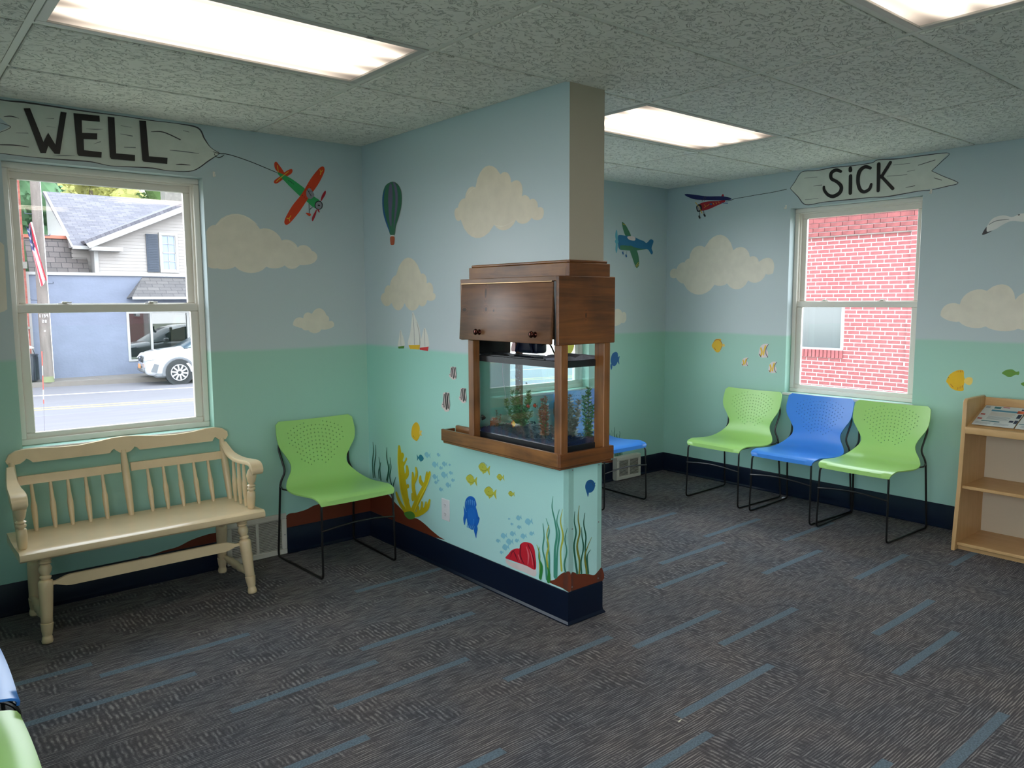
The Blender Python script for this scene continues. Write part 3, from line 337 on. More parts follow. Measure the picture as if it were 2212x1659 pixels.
('P','painted_seaweed','tall green and yellow seaweed painted at the partition end',[['S','weed2',[[-1.716,0.587,0.002],[-1.709,0.532,0.0082],[-1.729,0.47,0.0108],[-1.742,0.407,0.014],[-1.729,0.326,0.015],[-1.73,0.204,0.021]]],['S','weed2',[[-1.759,0.533,0.003],[-1.742,0.473,0.008],[-1.759,0.417,0.012],[-1.746,0.33,0.0115],[-1.738,0.207,0.017]]],['S','yweed',[[-1.781,0.539,0.0019],[-1.767,0.478,0.008],[-1.784,0.411,0.012],[-1.768,0.335,0.0104],[-1.775,0.247,0.0135]]],['S','weed2',[[-1.813,0.458,0.0019],[-1.797,0.402,0.007],[-1.809,0.346,0.009],[-1.793,0.282,0.011],[-1.801,0.248,0.0118]]],['S','weed2',[[-1.668,0.472,0.0031],[-1.69,0.419,0.0072],[-1.677,0.355,0.01],[-1.69,0.297,0.0113],[-1.69,0.175,0.013]]],['S','yweed',[[-1.689,0.443,0.003],[-1.673,0.391,0.007],[-1.686,0.339,0.01],[-1.673,0.281,0.012],[-1.695,0.182,0.0127]]],['S','weed2',[[-1.646,0.442,0.0031],[-1.655,0.38,0.007],[-1.645,0.316,0.0094],[-1.664,0.26,0.0126],[-1.673,0.176,0.012]]],['S','yweed',[[-1.602,0.327,0.0031],[-1.62,0.292,0.0075],[-1.624,0.237,0.01],[-1.628,0.176,0.0115]]],['S','green1',[[-1.62,0.322,0.0028],[-1.618,0.266,0.0074],[-1.637,0.228,0.0187],[-1.628,0.17,0.0201]]],['S','green1',[[-1.682,0.234,0.0073],[-1.69,0.206,0.0197],[-1.686,0.171,0.022]]]],[]),
('P','painted_seabed','brown seabed painted at the end of the partition',[['P','brown',[[-1.682,0.166],[-1.725,0.188],[-1.759,0.219],[-1.793,0.243],[-1.833,0.25],[-1.833,0.163],[-1.777,0.163]]]],[]),
('E','painted_fish','round dark blue fish painted on the narrow partition end',[['P','blue3',[[0.107,0.639],[0.119,0.658],[0.144,0.661],[0.165,0.648],[0.171,0.623],[0.157,0.604],[0.132,0.601],[0.111,0.618]]],['P','blue3',[[0.161,0.639],[0.174,0.643],[0.171,0.632],[0.175,0.626],[0.163,0.628]]],['P','blue3',[[0.111,0.618],[0.13,0.606],[0.125,0.582],[0.118,0.599]]],['S','ink2',[[0.123,0.648,0.0011],[0.148,0.65,0.0014],[0.161,0.627,0.0017]]]],[]),
('E','painted_seaweed','green and yellow seaweed painted on the narrow partition end',[['S','yweed2',[[0.069,0.551,0.0031],[0.062,0.49,0.0067],[0.073,0.428,0.0102],[0.056,0.36,0.012],[0.073,0.284,0.0125],[0.071,0.229,0.011]]],['S','weed',[[0.04,0.529,0.003],[0.037,0.482,0.0067],[0.049,0.427,0.01],[0.036,0.37,0.0112],[0.044,0.303,0.0115],[0.057,0.232,0.0127]]],['S','weed',[[0.106,0.51,0.003],[0.098,0.459,0.007],[0.113,0.396,0.009],[0.109,0.336,0.0105],[0.119,0.218,0.0123]]],['S','weed',[[0.084,0.447,0.002],[0.087,0.401,0.0067],[0.097,0.345,0.009],[0.081,0.282,0.01],[0.085,0.226,0.0104]]],['S','yweed2',[[0.151,0.385,0.0022],[0.122,0.34,0.0067],[0.106,0.295,0.01],[0.123,0.217,0.0136]]],['S','weed',[[0.144,0.326,0.0028],[0.122,0.297,0.0082],[0.13,0.215,0.0105]]]],[]),
('E','painted_seabed','brown seabed painted on the narrow partition end',[['P','brown',[[0.02,0.241],[0.065,0.227],[0.123,0.213],[0.169,0.196],[0.195,0.207],[0.223,0.219],[0.224,0.15],[0.018,0.156]]]],[]),
('B','painted_aeroplane','blue and green aeroplane painted on the wall behind the aquarium hood',[['P','green4',[[2.348,2.112],[2.394,2.096],[2.46,2.012],[2.391,2.013]]],['P','sky1',[[2.283,2.052],[2.296,2.034],[2.299,1.975],[2.282,1.97],[2.271,2.007]]],['P','sky1',[[2.282,1.941],[2.3,1.937],[2.298,1.891],[2.286,1.867],[2.275,1.898]]],['P','blue5',[[2.303,2],[2.328,2.013],[2.385,2.011],[2.475,2.009],[2.568,1.987],[2.621,1.977],[2.655,1.963],[2.702,1.994],[2.736,1.991],[2.743,1.973],[2.72,1.924],[2.738,1.889],[2.718,1.871],[2.663,1.913],[2.543,1.9],[2.413,1.895],[2.33,1.896],[2.306,1.933]]],['P','green4',[[2.338,1.93],[2.438,1.93],[2.569,1.914],[2.66,1.915],[2.543,1.898],[2.413,1.893],[2.333,1.899]]],['P','white3',[[2.417,2.004],[2.475,2.011],[2.512,1.998],[2.505,1.976],[2.45,1.978],[2.424,1.988]]],['P','green4',[[2.438,1.93],[2.532,1.899],[2.566,1.792],[2.532,1.754],[2.492,1.812]]],['S','yellow2',[[2.522,1.769,0.0049],[2.558,1.803,0.0042]]],['S','yellow2',[[2.53,1.759,0.0041],[2.564,1.789,0.0048]]],['S','yellow2',[[2.356,2.103,0.0031],[2.396,2.095,0.0041]]],['P','sky1',[[2.266,1.961],[2.284,1.974],[2.307,1.965],[2.305,1.946],[2.282,1.939]]],['S','ink3',[[2.374,1.889,0.004],[2.362,1.863,0.004]]],['S','ink3',[[2.408,1.888,0.003],[2.403,1.852,0.0039]]],['S','blue3',[[2.359,1.874,0.0162],[2.364,1.866,0.0171]]],['S','blue3',[[2.4,1.853,0.0173],[2.404,1.845,0.017]]]],[]),
('B','painted_cloud','cream cloud painted behind the aquarium hood',[['A','cloud',[[2.143,1.382,0.3],[2.28,1.414,0.2],[2.363,1.387,0.35],[2.415,1.351,0.3],[2.358,1.305,0.15],[2.194,1.304,0.2]]]],[]),
('B','painted_seaweed','thin dark seaweed painted above the far wall grille',[['S','weed',[[2.285,0.448,0.0027],[2.288,0.422,0.006],[2.28,0.395,0.0067],[2.289,0.36,0.0076]]],['S','weed',[[2.344,0.407,0.0019],[2.352,0.386,0.005],[2.343,0.348,0.0063]]],['S','weed',[[2.318,0.39,0.0022],[2.312,0.374,0.007],[2.318,0.354,0.0089]]],['S','weed',[[2.25,0.426,0.002],[2.255,0.398,0.003],[2.253,0.364,0.0031]]],['S','weed',[[2.23,0.403,0.0031],[2.229,0.373,0.006]]],['S','weed',[[2.292,0.292,0.003],[2.291,0.253,0.007],[2.295,0.202,0.0086]]],['S','weed',[[2.306,0.29,0.003],[2.304,0.251,0.0067],[2.308,0.2,0.0087]]],['S','weed',[[2.32,0.289,0.002],[2.318,0.249,0.007],[2.322,0.198,0.0087]]],['S','weed',[[2.334,0.287,0.002],[2.332,0.248,0.007],[2.336,0.196,0.0087]]],['S','weed',[[2.348,0.285,0.002],[2.346,0.246,0.007],[2.35,0.194,0.0087]]],['S','weed',[[2.362,0.283,0.002],[2.36,0.244,0.007],[2.364,0.192,0.0087]]],['S','weed',[[2.376,0.282,0.003],[2.374,0.242,0.0069],[2.379,0.19,0.0087]]]],[]),
('B','painted_seabed','brown seabed painted beside the far wall grille',[['G','brown',[[2.13,0.163],[2.13,0.196],[2.241,0.172],[2.298,0.184],[2.405,0.187],[2.406,0.158],[2.299,0.15]]]],[]),
('B','painted_fish','blue fish painted behind the aquarium post',[['P','blue3',[[2.231,1.004],[2.25,1.054],[2.292,1.069],[2.317,1.051],[2.315,0.988],[2.285,0.955],[2.248,0.963]]],['P','blue3',[[2.309,1.011],[2.338,1.033],[2.331,0.999],[2.335,0.964],[2.315,0.988]]],['P','blue3',[[2.235,0.975],[2.252,0.952],[2.239,0.924],[2.228,0.953]]]],[]),
('R','painted_aeroplane','dark blue winged red aeroplane painted beside the right banner',[['P','red2',[[-0.333,2.27],[-0.411,2.283],[-0.523,2.276],[-0.572,2.28],[-0.578,2.263],[-0.504,2.241],[-0.423,2.219],[-0.35,2.213],[-0.318,2.233]]],['P','red2',[[-0.542,2.305],[-0.559,2.327],[-0.57,2.301],[-0.567,2.28]]],['P','navy',[[-0.181,2.36],[-0.208,2.364],[-0.305,2.345],[-0.409,2.324],[-0.552,2.309],[-0.633,2.287],[-0.627,2.274],[-0.553,2.277],[-0.431,2.291],[-0.295,2.31],[-0.219,2.337]]],['P','ink',[[-0.302,2.251],[-0.322,2.268],[-0.349,2.26],[-0.36,2.233],[-0.345,2.209],[-0.313,2.212]]],['P','grey2',[[-0.312,2.249],[-0.33,2.257],[-0.344,2.239],[-0.337,2.218],[-0.318,2.222]]],['S','yellow2',[[-0.295,2.286,0.0072],[-0.33,2.244,0.0031],[-0.361,2.195,0.0084]]],['S','ink2',[[-0.359,2.288,0.0036],[-0.384,2.324,0.0036]]],['S','ink2',[[-0.379,2.286,0.0031],[-0.399,2.322,0.004]]],['S','yellow2',[[-0.38,2.261,0.0028],[-0.401,2.246,0.002],[-0.432,2.258,0.0035]]],['S','yellow2',[[-0.401,2.246,0.0027],[-0.381,2.235,0.0028]]],['S','yellow2',[[-0.467,2.265,0.0036],[-0.478,2.251,0.0037]]],['S','yellow2',[[-0.493,2.268,0.003],[-0.503,2.254,0.0036]]],['S','yellow2',[[-0.518,2.27,0.0036],[-0.528,2.258,0.0036]]],['S','blue3',[[-0.442,2.259,0.0126],[-0.452,2.256,0.0139]]],['S','blue3',[[-0.548,2.257,0.0039],[-0.608,2.249,0.0059]]],['S','ink',[[-0.338,2.21,0.0049],[-0.341,2.175,0.005]]],['S','ink',[[-0.376,2.215,0.0051],[-0.384,2.18,0.0049]]],['S','ink',[[-0.335,2.171,0.0142],[-0.341,2.158,0.0157]]],['S','ink',[[-0.384,2.18,0.0137],[-0.393,2.168,0.0148]]]],[]),
('R','painted_rope',None,[['S','ink',[[-0.588,2.267,0.0031],[-0.632,2.27,0.0051],[-0.67,2.278,0.004],[-0.766,2.282,0.004],[-0.859,2.287,0.0041],[-0.994,2.292,0.004],[-1.116,2.302,0.004]]]],[]),
('R','painted_cloud','wide cream cloud painted left of the right window',[['A','cloud',[[-0.046,1.687,0.4],[-0.112,1.748,0.2],[-0.194,1.802,0.15],[-0.243,1.831,0.3],[-0.395,1.917,0.4],[-0.668,1.879,0.3],[-0.82,1.818,0.25],[-0.899,1.778,0.5],[-1.025,1.689,0.12],[-0.962,1.683,0.25],[-0.81,1.638,0.3],[-0.617,1.618,0.12],[-0.499,1.611,0.28],[-0.187,1.626,0.12],[-0.108,1.677,0.15]]]],[]),
('R','painted_banner','pale grey wooden banner painted above the right window with black letters',[['G','board',[[-1.143,2.304],[-1.232,2.412],[-1.463,2.412],[-1.74,2.407],[-1.781,2.421],[-1.946,2.409],[-2.093,2.408],[-2.229,2.401],[-2.131,2.304],[-2.204,2.261],[-2.293,2.21],[-2.226,2.196],[-2.084,2.189],[-2.056,2.185],[-1.856,2.171],[-1.642,2.177],[-1.415,2.179],[-1.272,2.174],[-1.208,2.238]]],['S','ink2',[[-1.143,2.304,0.0036],[-1.179,2.348,0.005],[-1.232,2.412,0.0044],[-1.347,2.407,0.005],[-1.463,2.412,0.006],[-1.61,2.406,0.005],[-1.74,2.407,0.0052],[-1.781,2.421,0.0051],[-1.885,2.412,0.008],[-1.946,2.409,0.004],[-2.093,2.408,0.0059],[-2.229,2.401,0.0031],[-2.189,2.355,0.0049],[-2.131,2.304,0.0036]]],['S','ink2',[[-2.131,2.304,0.0031],[-2.204,2.261,0.004],[-2.293,2.21,0.0041],[-2.226,2.196,0.0051],[-2.123,2.183,0.004],[-2.056,2.185,0.005],[-1.856,2.171,0.007],[-1.75,2.177,0.004],[-1.642,2.177,0.007],[-1.415,2.179,0.005],[-1.272,2.174,0.006],[-1.208,2.238,0.0057],[-1.143,2.304,0.0036]]],['S','ink3',[[-1.252,2.365,0.003],[-1.354,2.361,0.0029]]],['S','ink2',[[-1.327,2.3,0.002],[-1.392,2.301,0.005]]],['S','ink3',[[-1.264,2.21,0.003],[-1.367,2.209,0.003]]],['S','ink2',[[-2.047,2.35,0.0041],[-2.151,2.37,0.0041]]],['S','ink3',[[-1.849,2.305,0.004],[-1.981,2.299,0.003]]],['S','ink2',[[-1.975,2.217,0.0031],[-2.034,2.222,0.0041]]],['S','ink2',[[-2.148,2.258,0.0031],[-2.196,2.238,0.0041]]],['S','ink3',[[-1.98,2.319,0.003],[-2.029,2.323,0.0031]]],['S','ink3',[[-1.887,2.373,0.003],[-1.997,2.369,0.0029]]]],[('letter',[['S','ink',[[-1.528,2.377,0.0202],[-1.493,2.392,0.024],[-1.459,2.375,0.0269],[-1.461,2.337,0.0229],[-1.502,2.31,0.022],[-1.535,2.274,0.0261],[-1.528,2.234,0.0284],[-1.483,2.212,0.0268],[-1.442,2.225,0.0221],[-1.412,2.261,0.0204],[-1.407,2.285,0.0179]]]]),('letter',[['S','ink',[[-1.599,2.338,0.0245],[-1.601,2.283,0.026],[-1.603,2.221,0.025]]],['S','ink',[[-1.595,2.391,0.0238],[-1.597,2.376,0.0272]]]]),('letter',[['S','ink',[[-1.736,2.373,0.0201],[-1.698,2.386,0.0241],[-1.661,2.36,0.0283],[-1.653,2.298,0.0256],[-1.669,2.241,0.024],[-1.7,2.219,0.0228],[-1.735,2.234,0.0226],[-1.746,2.264,0.0187]]]]),('letter',[['S','ink',[[-1.791,2.392,0.025],[-1.794,2.301,0.0246],[-1.796,2.217,0.023]]],['S','ink',[[-1.868,2.392,0.0222],[-1.813,2.304,0.0222]]],['S','ink',[[-1.81,2.312,0.0192],[-1.892,2.22,0.0227]]]])]),
('R','painted_gull','white seagull painted at the right of the right window',[['P','white2',[[-2.465,1.901],[-2.495,1.969],[-2.553,1.988],[-2.604,1.974],[-2.644,1.989],[-2.676,1.988],[-2.725,1.964],[-2.671,1.941],[-2.605,1.951],[-2.556,1.932],[-2.516,1.907]]],['P','ink2',[[-2.447,1.878],[-2.468,1.925],[-2.473,1.896],[-2.503,1.9]]],['S','ink',[[-2.634,1.983,0.0051],[-2.644,1.984,0.0051]]],['S','ink3',[[-2.48,1.938,0.0031],[-2.521,1.958,0.0041],[-2.588,1.962,0.003]]]],[]),
('R','painted_cloud','cream cloud painted above the bookshelf',[['A','cloud',[[-2.231,1.383,0.3],[-2.343,1.453,0.25],[-2.493,1.537,0.4],[-2.649,1.481,0.3],[-2.793,1.49,0.35],[-2.861,1.381,0.2],[-2.803,1.316,0.1],[-2.675,1.308,0.12],[-2.497,1.318,0.15],[-2.344,1.345,0.12]]]],[]),
('R','painted_fish','round yellow fish painted above the bookshelf',[['P','yellow3',[[-2.289,0.962],[-2.303,0.999],[-2.329,1.024],[-2.361,1.038],[-2.388,1.035],[-2.392,1],[-2.399,0.976],[-2.393,0.94],[-2.393,0.909],[-2.358,0.905],[-2.321,0.919],[-2.301,0.945]]],['P','yellow4',[[-2.396,0.98],[-2.417,0.997],[-2.44,0.992],[-2.442,0.964],[-2.425,0.946],[-2.397,0.961]]],['S','ink2',[[-2.3,0.985,0.005],[-2.304,0.984,0.0054]]],['S','rust',[[-2.352,1.035,0.001],[-2.349,1.023,0.003]]],['S','rust',[[-2.361,1.036,0.002],[-2.36,1.024,0.003]]],['S','rust',[[-2.37,1.037,0.002],[-2.37,1.024,0.003]]],['S','rust',[[-2.379,1.038,0.002],[-2.38,1.025,0.003]]],['S','rust',[[-2.358,0.912,0.0022],[-2.36,0.928,0.002]]],['S','rust',[[-2.367,0.917,0.002],[-2.369,0.932,0.0022]]],['S','rust',[[-2.376,0.922,0.002],[-2.378,0.937,0.002]]],['S','rust',[[-2.385,0.927,0.002],[-2.387,0.942,0.003]]],['S','rust',[[-2.315,0.946,0.0021],[-2.334,0.926,0.0035]]]],[]),
('R','painted_fish','small green fish painted above the bookshelf',[['P','ygreen2',[[-2.603,1.035],[-2.623,1.055],[-2.656,1.062],[-2.678,1.049],[-2.694,1.052],[-2.694,1.032],[-2.675,1.03],[-2.655,1.017],[-2.634,1.016],[-2.621,1.024]]],['S','olive',[[-2.632,1.051,0.002],[-2.657,1.048,0.0019],[-2.674,1.042,0.0028]]]],[]),
('R','painted_fish','green fish at the picture edge painted above the bookshelf',[['P','ygreen2',[[-2.707,0.978],[-2.726,0.991],[-2.758,0.999],[-2.791,0.992],[-2.814,0.998],[-2.816,0.971],[-2.792,0.973],[-2.761,0.961],[-2.728,0.963]]]],[]),
('R','painted_fish','round ochre fish painted left of the right window',[['P','yellow3',[[-0.485,1.112],[-0.499,1.141],[-0.521,1.168],[-0.547,1.173],[-0.574,1.172],[-0.573,1.155],[-0.585,1.127],[-0.576,1.091],[-0.559,1.066],[-0.532,1.063],[-0.51,1.081]]],['P','yellow4',[[-0.583,1.129],[-0.601,1.134],[-0.611,1.123],[-0.606,1.112],[-0.584,1.114]]],['S','rust',[[-0.499,1.141,0.0027],[-0.525,1.163,0.0053],[-0.565,1.16,0.0049],[-0.586,1.126,0.004],[-0.572,1.084,0.0032]]],['S','rust',[[-0.509,1.1,0.0028],[-0.525,1.082,0.0057]]]],[]),
('R','painted_fish','largest of three yellow striped white fish painted left of the right window',[['P','white3',[[-0.923,1.082],[-0.935,1.125],[-0.961,1.146],[-1.004,1.146],[-0.988,1.111],[-1.002,1.086],[-0.999,1.05],[-0.973,1.043],[-0.947,1.042],[-0.924,1.056]]],['S','yellow3',[[-0.94,1.114,0.0133],[-0.95,1.084,0.0148],[-0.942,1.057,0.0133]]],['S','yellow3',[[-0.979,1.132,0.0142],[-0.969,1.095,0.0131],[-0.963,1.064,0.013]]],['S','ink2',[[-1.004,1.146,0.0053],[-0.986,1.116,0.006],[-0.985,1.075,0.006],[-1.004,1.045,0.0058]]],['S','ink2',[[-0.928,1.067,0.0067],[-0.942,1.047,0.0067]]]],[]),
('R','painted_fish','smallest of three yellow striped white fish painted left of the right window',[['P','white3',[[-0.772,0.991],[-0.78,1.018],[-0.799,1.032],[-0.83,1.033],[-0.818,1.01],[-0.828,0.995],[-0.826,0.971],[-0.807,0.967],[-0.788,0.966],[-0.772,0.975]]],['S','yellow3',[[-0.784,1.012,0.0104],[-0.791,0.992,0.01],[-0.785,0.976,0.01]]],['S','yellow3',[[-0.812,1.023,0.0092],[-0.805,1,0.0102],[-0.801,0.98,0.009]]],['S','ink2',[[-0.83,1.033,0.0044],[-0.817,1.014,0.0039],[-0.816,0.987,0.0041],[-0.829,0.968,0.0044]]],['S','ink2',[[-0.775,0.982,0.005],[-0.785,0.969,0.0044]]]],[]),
('R','painted_fish','lowest of three yellow striped white fish painted left of the right window',[['P','white3',[[-1.011,0.96],[-1.021,0.995],[-1.043,1.014],[-1.08,1.014],[-1.066,0.985],[-1.078,0.965],[-1.075,0.935],[-1.053,0.929],[-1.031,0.928],[-1.011,0.939]]],['S','yellow3',[[-1.025,0.987,0.0126],[-1.033,0.962,0.012],[-1.026,0.94,0.0112]]],['S','yellow3',[[-1.058,1.002,0.012],[-1.05,0.972,0.012],[-1.045,0.946,0.012]]],['S','ink2',[[-1.08,1.014,0.0053],[-1.064,0.989,0.0051],[-1.063,0.955,0.0051],[-1.079,0.931,0.0044]]],['S','ink2',[[-1.015,0.948,0.0044],[-1.027,0.932,0.005]]]],[]),
]
# ------------------------------------------------------------------ room shell
XL,XR,YF,H=-2.72,2.918,-6.0,2.43
T=.15; PX=.217; PY=-1.818
def wall(name,fn,us,vs,holes,mats,t=T,back=True):
    """fn(u,w,v): w=0 room face, w=t outside; us/vs extents; holes [(u0,u1,v0,v1)]"""
    bm=NB(); U=sorted({us[0],us[1],*[h[0] for h in holes],*[h[1] for h in holes]}); V=sorted({vs[0],vs[1],*[h[2] for h in holes],*[h[3] for h in holes]})
    cache={}
    def vt(u,w,v):
        k=(round(u,5),w,round(v,5))
        if k not in cache: cache[k]=bm.verts.new(fn(u,w,v))
        return cache[k]
    solid=lambda i,j: 0<=i<len(U)-1 and 0<=j<len(V)-1 and not any(h[0]<=(U[i]+U[i+1])/2<=h[1] and h[2]<=(V[j]+V[j+1])/2<=h[3] for h in holes)
    for i in range(len(U)-1):
        for j in range(len(V)-1):
            if not solid(i,j): continue
            a,b,c,d=U[i],U[i+1],V[j],V[j+1]
            bm.faces.new((vt(a,0,c),vt(b,0,c),vt(b,0,d),vt(a,0,d)))
            bm.faces.new((vt(a,t,c),vt(a,t,d),vt(b,t,d),vt(b,t,c)))
            for ok,p,q in ((solid(i-1,j),(a,c),(a,d)),(solid(i+1,j),(b,c),(b,d)),(solid(i,j-1),(a,c),(b,c)),(solid(i,j+1),(a,d),(b,d))):
                if not ok: bm.faces.new((vt(p[0],0,p[1]),vt(q[0],0,q[1]),vt(q[0],t,q[1]),vt(p[0],t,p[1])))
    return obj(name,bm,mats,kind='structure',sharp=None)
FB=lambda u,w,v:(u,w,v)                # back wall
FR=lambda u,w,v:(XR+w,-u,v)            # right wall, u=-y
FL=lambda u,w,v:(XL-w,u,v)             # left wall, u=y
FF=lambda u,w,v:(-u,YF-w,v)            # front wall (behind the camera)
W1=(-1.862,-.958,.80,2.152); W2=(.60,1.98,.80,2.152); W3=(1.152,2.085,.79,2.158)
WL=(-5.7,-2.75,.62,2.28)  # unseen side window, added to let daylight into the room
wb=wall('wall_back',FB,(XL-T,XR+T),(-.1,2.6),[W1,W2],'wall_paint')
wr=wall('wall_right',FR,(0,-YF),(-.1,2.6),[W3],'wall_paint')
wl=wall('wall_left',FL,(YF,0),(-.1,2.6),[WL],'wall_paint')
wf=wall('wall_front',FF,(-XR-T,-XL+T),(-.1,2.6),[],'wall_paint')
# partition with the aquarium opening at its free end
bm=NB(); box(bm,(0,-1.146,0),(PX,0,H+.1)); box(bm,(0,PY,0),(PX,-1.146,.775)); box(bm,(0,PY,1.50),(PX,-1.146,H+.1))
for f in bm.faces:
    c=f.calc_center_median()
    if abs(c.y-PY)<1e-4 and c.z>1.5: f.material_index=1
wp=obj('wall_partition',bm,['partition_paint','beige_paint'],kind='structure',sharp=None)
# floor slab + carpet tiles (brick-laid 24 inch tiles, an accent stripe in some)
bm=NB(); box(bm,(XL-T,YF-T,-.12),(XR+T,T,-.0075)); fl=obj('floor',bm,'rubber',kind='structure',sharp=None)
tl=.6096; meshes={}
def tile_mesh(x0,x1,y0,y1,st):
    k=(round(x1-x0,3),round(y1-y0,3),tuple(st))
    if k in meshes: return meshes[k]
    bm=NB(); w,d=x1-x0,y1-y0; g=.0004; cuts=[0.]
    for s in sorted(st): cuts+= [max(d-s-.019,.001),min(d-s+.019,d-.001)] if 0<d-s<d else []
    cuts=sorted(set(cuts+[d]))
    ring=[]
    for i in range(len(cuts)-1):
        mid=(cuts[i]+cuts[i+1])/2; st_=any(abs(d-s-mid)<.017 for s in st)
        quad(bm,[(g,cuts[i],0),(w-g,cuts[i],0),(w-g,cuts[i+1],0),(g,cuts[i+1],0)],1 if st_ else 0)
    for a,b in (((0,0),(w,0)),((w,0),(w,d)),((w,d),(0,d)),((0,d),(0,0))): quad(bm,[(a[0],a[1],0),(b[0],b[1],0),(b[0],b[1],-.007),(a[0],a[1],-.007)])
    bmesh.ops.remove_doubles(bm,verts=bm.verts,dist=.0005)
    me=mesh_of('carpet_tile',bm,['carpet','carpet_blue'],sharp=None); meshes[k]=me; return me
STR={}
for x0,y in ((-1.776,-.959),(-.55,-.83),(-2.38,-.825),(1.276,-.985),(-2.08,-1.175),(-.25,-1.177),(-.858,-1.425),(.36,-1.441),(1.57,-1.48),(-1.469,-1.563),(.97,-1.585),(-1.166,-1.79),(.66,-1.80),(1.875,-1.80),(-1.775,-2.02),(-.556,-2.035),(1.272,-2.06),(.05,-2.19),(.36,-2.42),(1.58,-2.44),(-.25,-2.655),(2.19,-2.69),(-.86,-2.785),(.97,-2.80),(.66,-3.03),(-.556,-3.26),(.05,-3.41),(-1.47,-2.52),(-2.08,-2.66),(1.88,-3.27),(-1.16,-3.1)):
    r=int(round((-1.07-y)/tl-.5)); top=-1.07-r*tl; off=.36 if r%2==0 else .055
    c=int(round((x0-off)/tl)); STR.setdefault((r,c),[]).append(min((.11,.355,.495),key=lambda q:abs(q-(top-y))))
for r in range(-2,9):
    y1=-1.07-r*tl; y0=y1-tl; off=.36 if r%2==0 else .055
    for c in range(-8,8):
        x0=off+c*tl; x1=x0+tl; a,b,e,d=max(x0,XL),min(x1,XR),max(y0,YF),min(y1,0)
        if b-a<.01 or d-e<.01: continue
        st=[s-(y1-d) for s in STR.get((r,c),[])] if b-a>.5 else []
        link('carpet_tile',tile_mesh(a,b,e,d,st),fl,(a,e,0))
# ceiling
bm=NB(); box(bm,(XL-T,YF-T,H+.09),(XR+T,T,H+.25)); ce=obj('ceiling',bm,'fixture_white',kind='structure',sharp=None)
gx=[-.6785+k*1.2192 for k in range(-2,4)]; gy=[-.5689-k*.6096 for k in range(0,9)]
xs=[XL]+[x for x in gx if XL+.02<x<XR-.02]+[XR]; ys=[0.]+gy+[YF]
bm=NB()
for x in xs[1:-1]: box(bm,(x-.012,YF,H-.001),(x+.012,0,H+.02))
for y in ys[1:-1]: box(bm,(XL,y-.012,H-.0005),(XR,y+.012,H+.02))
for a,b in (((XL,-.022,H-.001),(XR,0,H+.02)),((XL,YF,H-.001),(XR,YF+.022,H+.02)),((XL,YF,H-.001),(XL+.022,0,H+.02)),((XR-.022,YF,H-.001),(XR,0,H+.02)),((-.022,PY-.02,H-.0008),(0,0,H+.02)),((PX,PY-.02,H-.0008),(PX+.022,0,H+.02))): box(bm,a,b)
obj('ceiling_grid',bm,'tee_white',ce,sharp=None)
LIGHTS=[(-1.8977,-1.7881),(.5407,-1.7881),(-.6785,-3.6169),(-1.8977,-4.8361),(.5407,-5.4457)]  # the last two are unseen panels, added for room light
cm={}
for i in range(len(xs)-1):
    for j in range(len(ys)-1):
        x0,x1,y0,y1=xs[i],xs[i+1],ys[j+1],ys[j]
        if any(abs(x0-a)<.02 and abs(y0-b)<.02 for a,b in LIGHTS): continue
        segs=[(x0,x1)]
        if y0>PY-.3 and x0<0<x1 and y1>PY: # the tile row is cut round the partition
            segs=[(x0,0.),(PX,x1)] if y0>PY-.02 else [(x0,x1)]
        for a,b in segs:
            if b-a<.05: continue
            g=.0155; w,d=b-a-2*g,y1-y0-2*g; k=(round(w,3),round(d,3))
            if k not in cm:
                q=NB(); box(q,(0,0,0),(w,d,.02)); 
                es=[e for e in q.edges if all(v.co.z<.001 for v in e.verts)]
                bmesh.ops.bevel(q,geom=es,offset=.003,segments=1,affect='EDGES'); cm[k]=mesh_of('ceiling_tile',q,'ceiling_tile_mat',sharp=None)
            link('ceiling_tile',cm[k],ce,(a+g,y0+g,H-.006))
# fluorescent troffers
fr=NB(); w,d=1.2192,.6096
for a,b in (((-w/2+.013,-d/2+.013,-.004),(w/2-.013,-d/2+.04,.06)),((-w/2+.013,d/2-.04,-.004),(w/2-.013,d/2-.013,.06)),((-w/2+.013,-d/2+.04,-.004),(-w/2+.045,d/2-.04,.06)),((w/2-.045,-d/2+.04,-.004),(w/2-.013,d/2-.04,.06))): box(fr,a,b,.002)
fr=mesh_of('frame',fr,'fixture_white')
q=NB(); quad(q,[(-w/2+.045,-d/2+.04,.004),(w/2-.045,-d/2+.04,.004),(w/2-.045,d/2-.04,.004),(-w/2+.045,d/2-.04,.004)]); q.faces.ensure_lookup_table()
lens=mesh_of('diffuser',q,'lamp_lens',norm=False)
q=NB(); box(q,(-w/2+.02,-d/2+.02,.062),(w/2-.02,d/2-.02,.08)); hous=mesh_of('housing',q,'fixture_white')
q=NB(); box(q,(-.012,-d/2+.016,-.008),(.012,-d/2+.03,-.0035),.001); latch=mesh_of('latch',q,'screw_metal')
for (x,y),lb in zip(LIGHTS,('fluorescent ceiling panel over the bench corner, left of the partition','fluorescent ceiling panel partly behind the partition, above the right room','fluorescent ceiling panel at the top right edge of the photo','added unseen fluorescent ceiling panel behind the camera on the left','added unseen fluorescent ceiling panel behind the camera on the right')):
    t=thing('ceiling_light',lb,'ceiling light',(x+w/2,y+d/2,H),group='fluorescent ceiling panels')
    link('frame',fr,t);link('diffuser',lens,t);link('housing',hous,t);link('latch',latch,t,(.35,0,0))
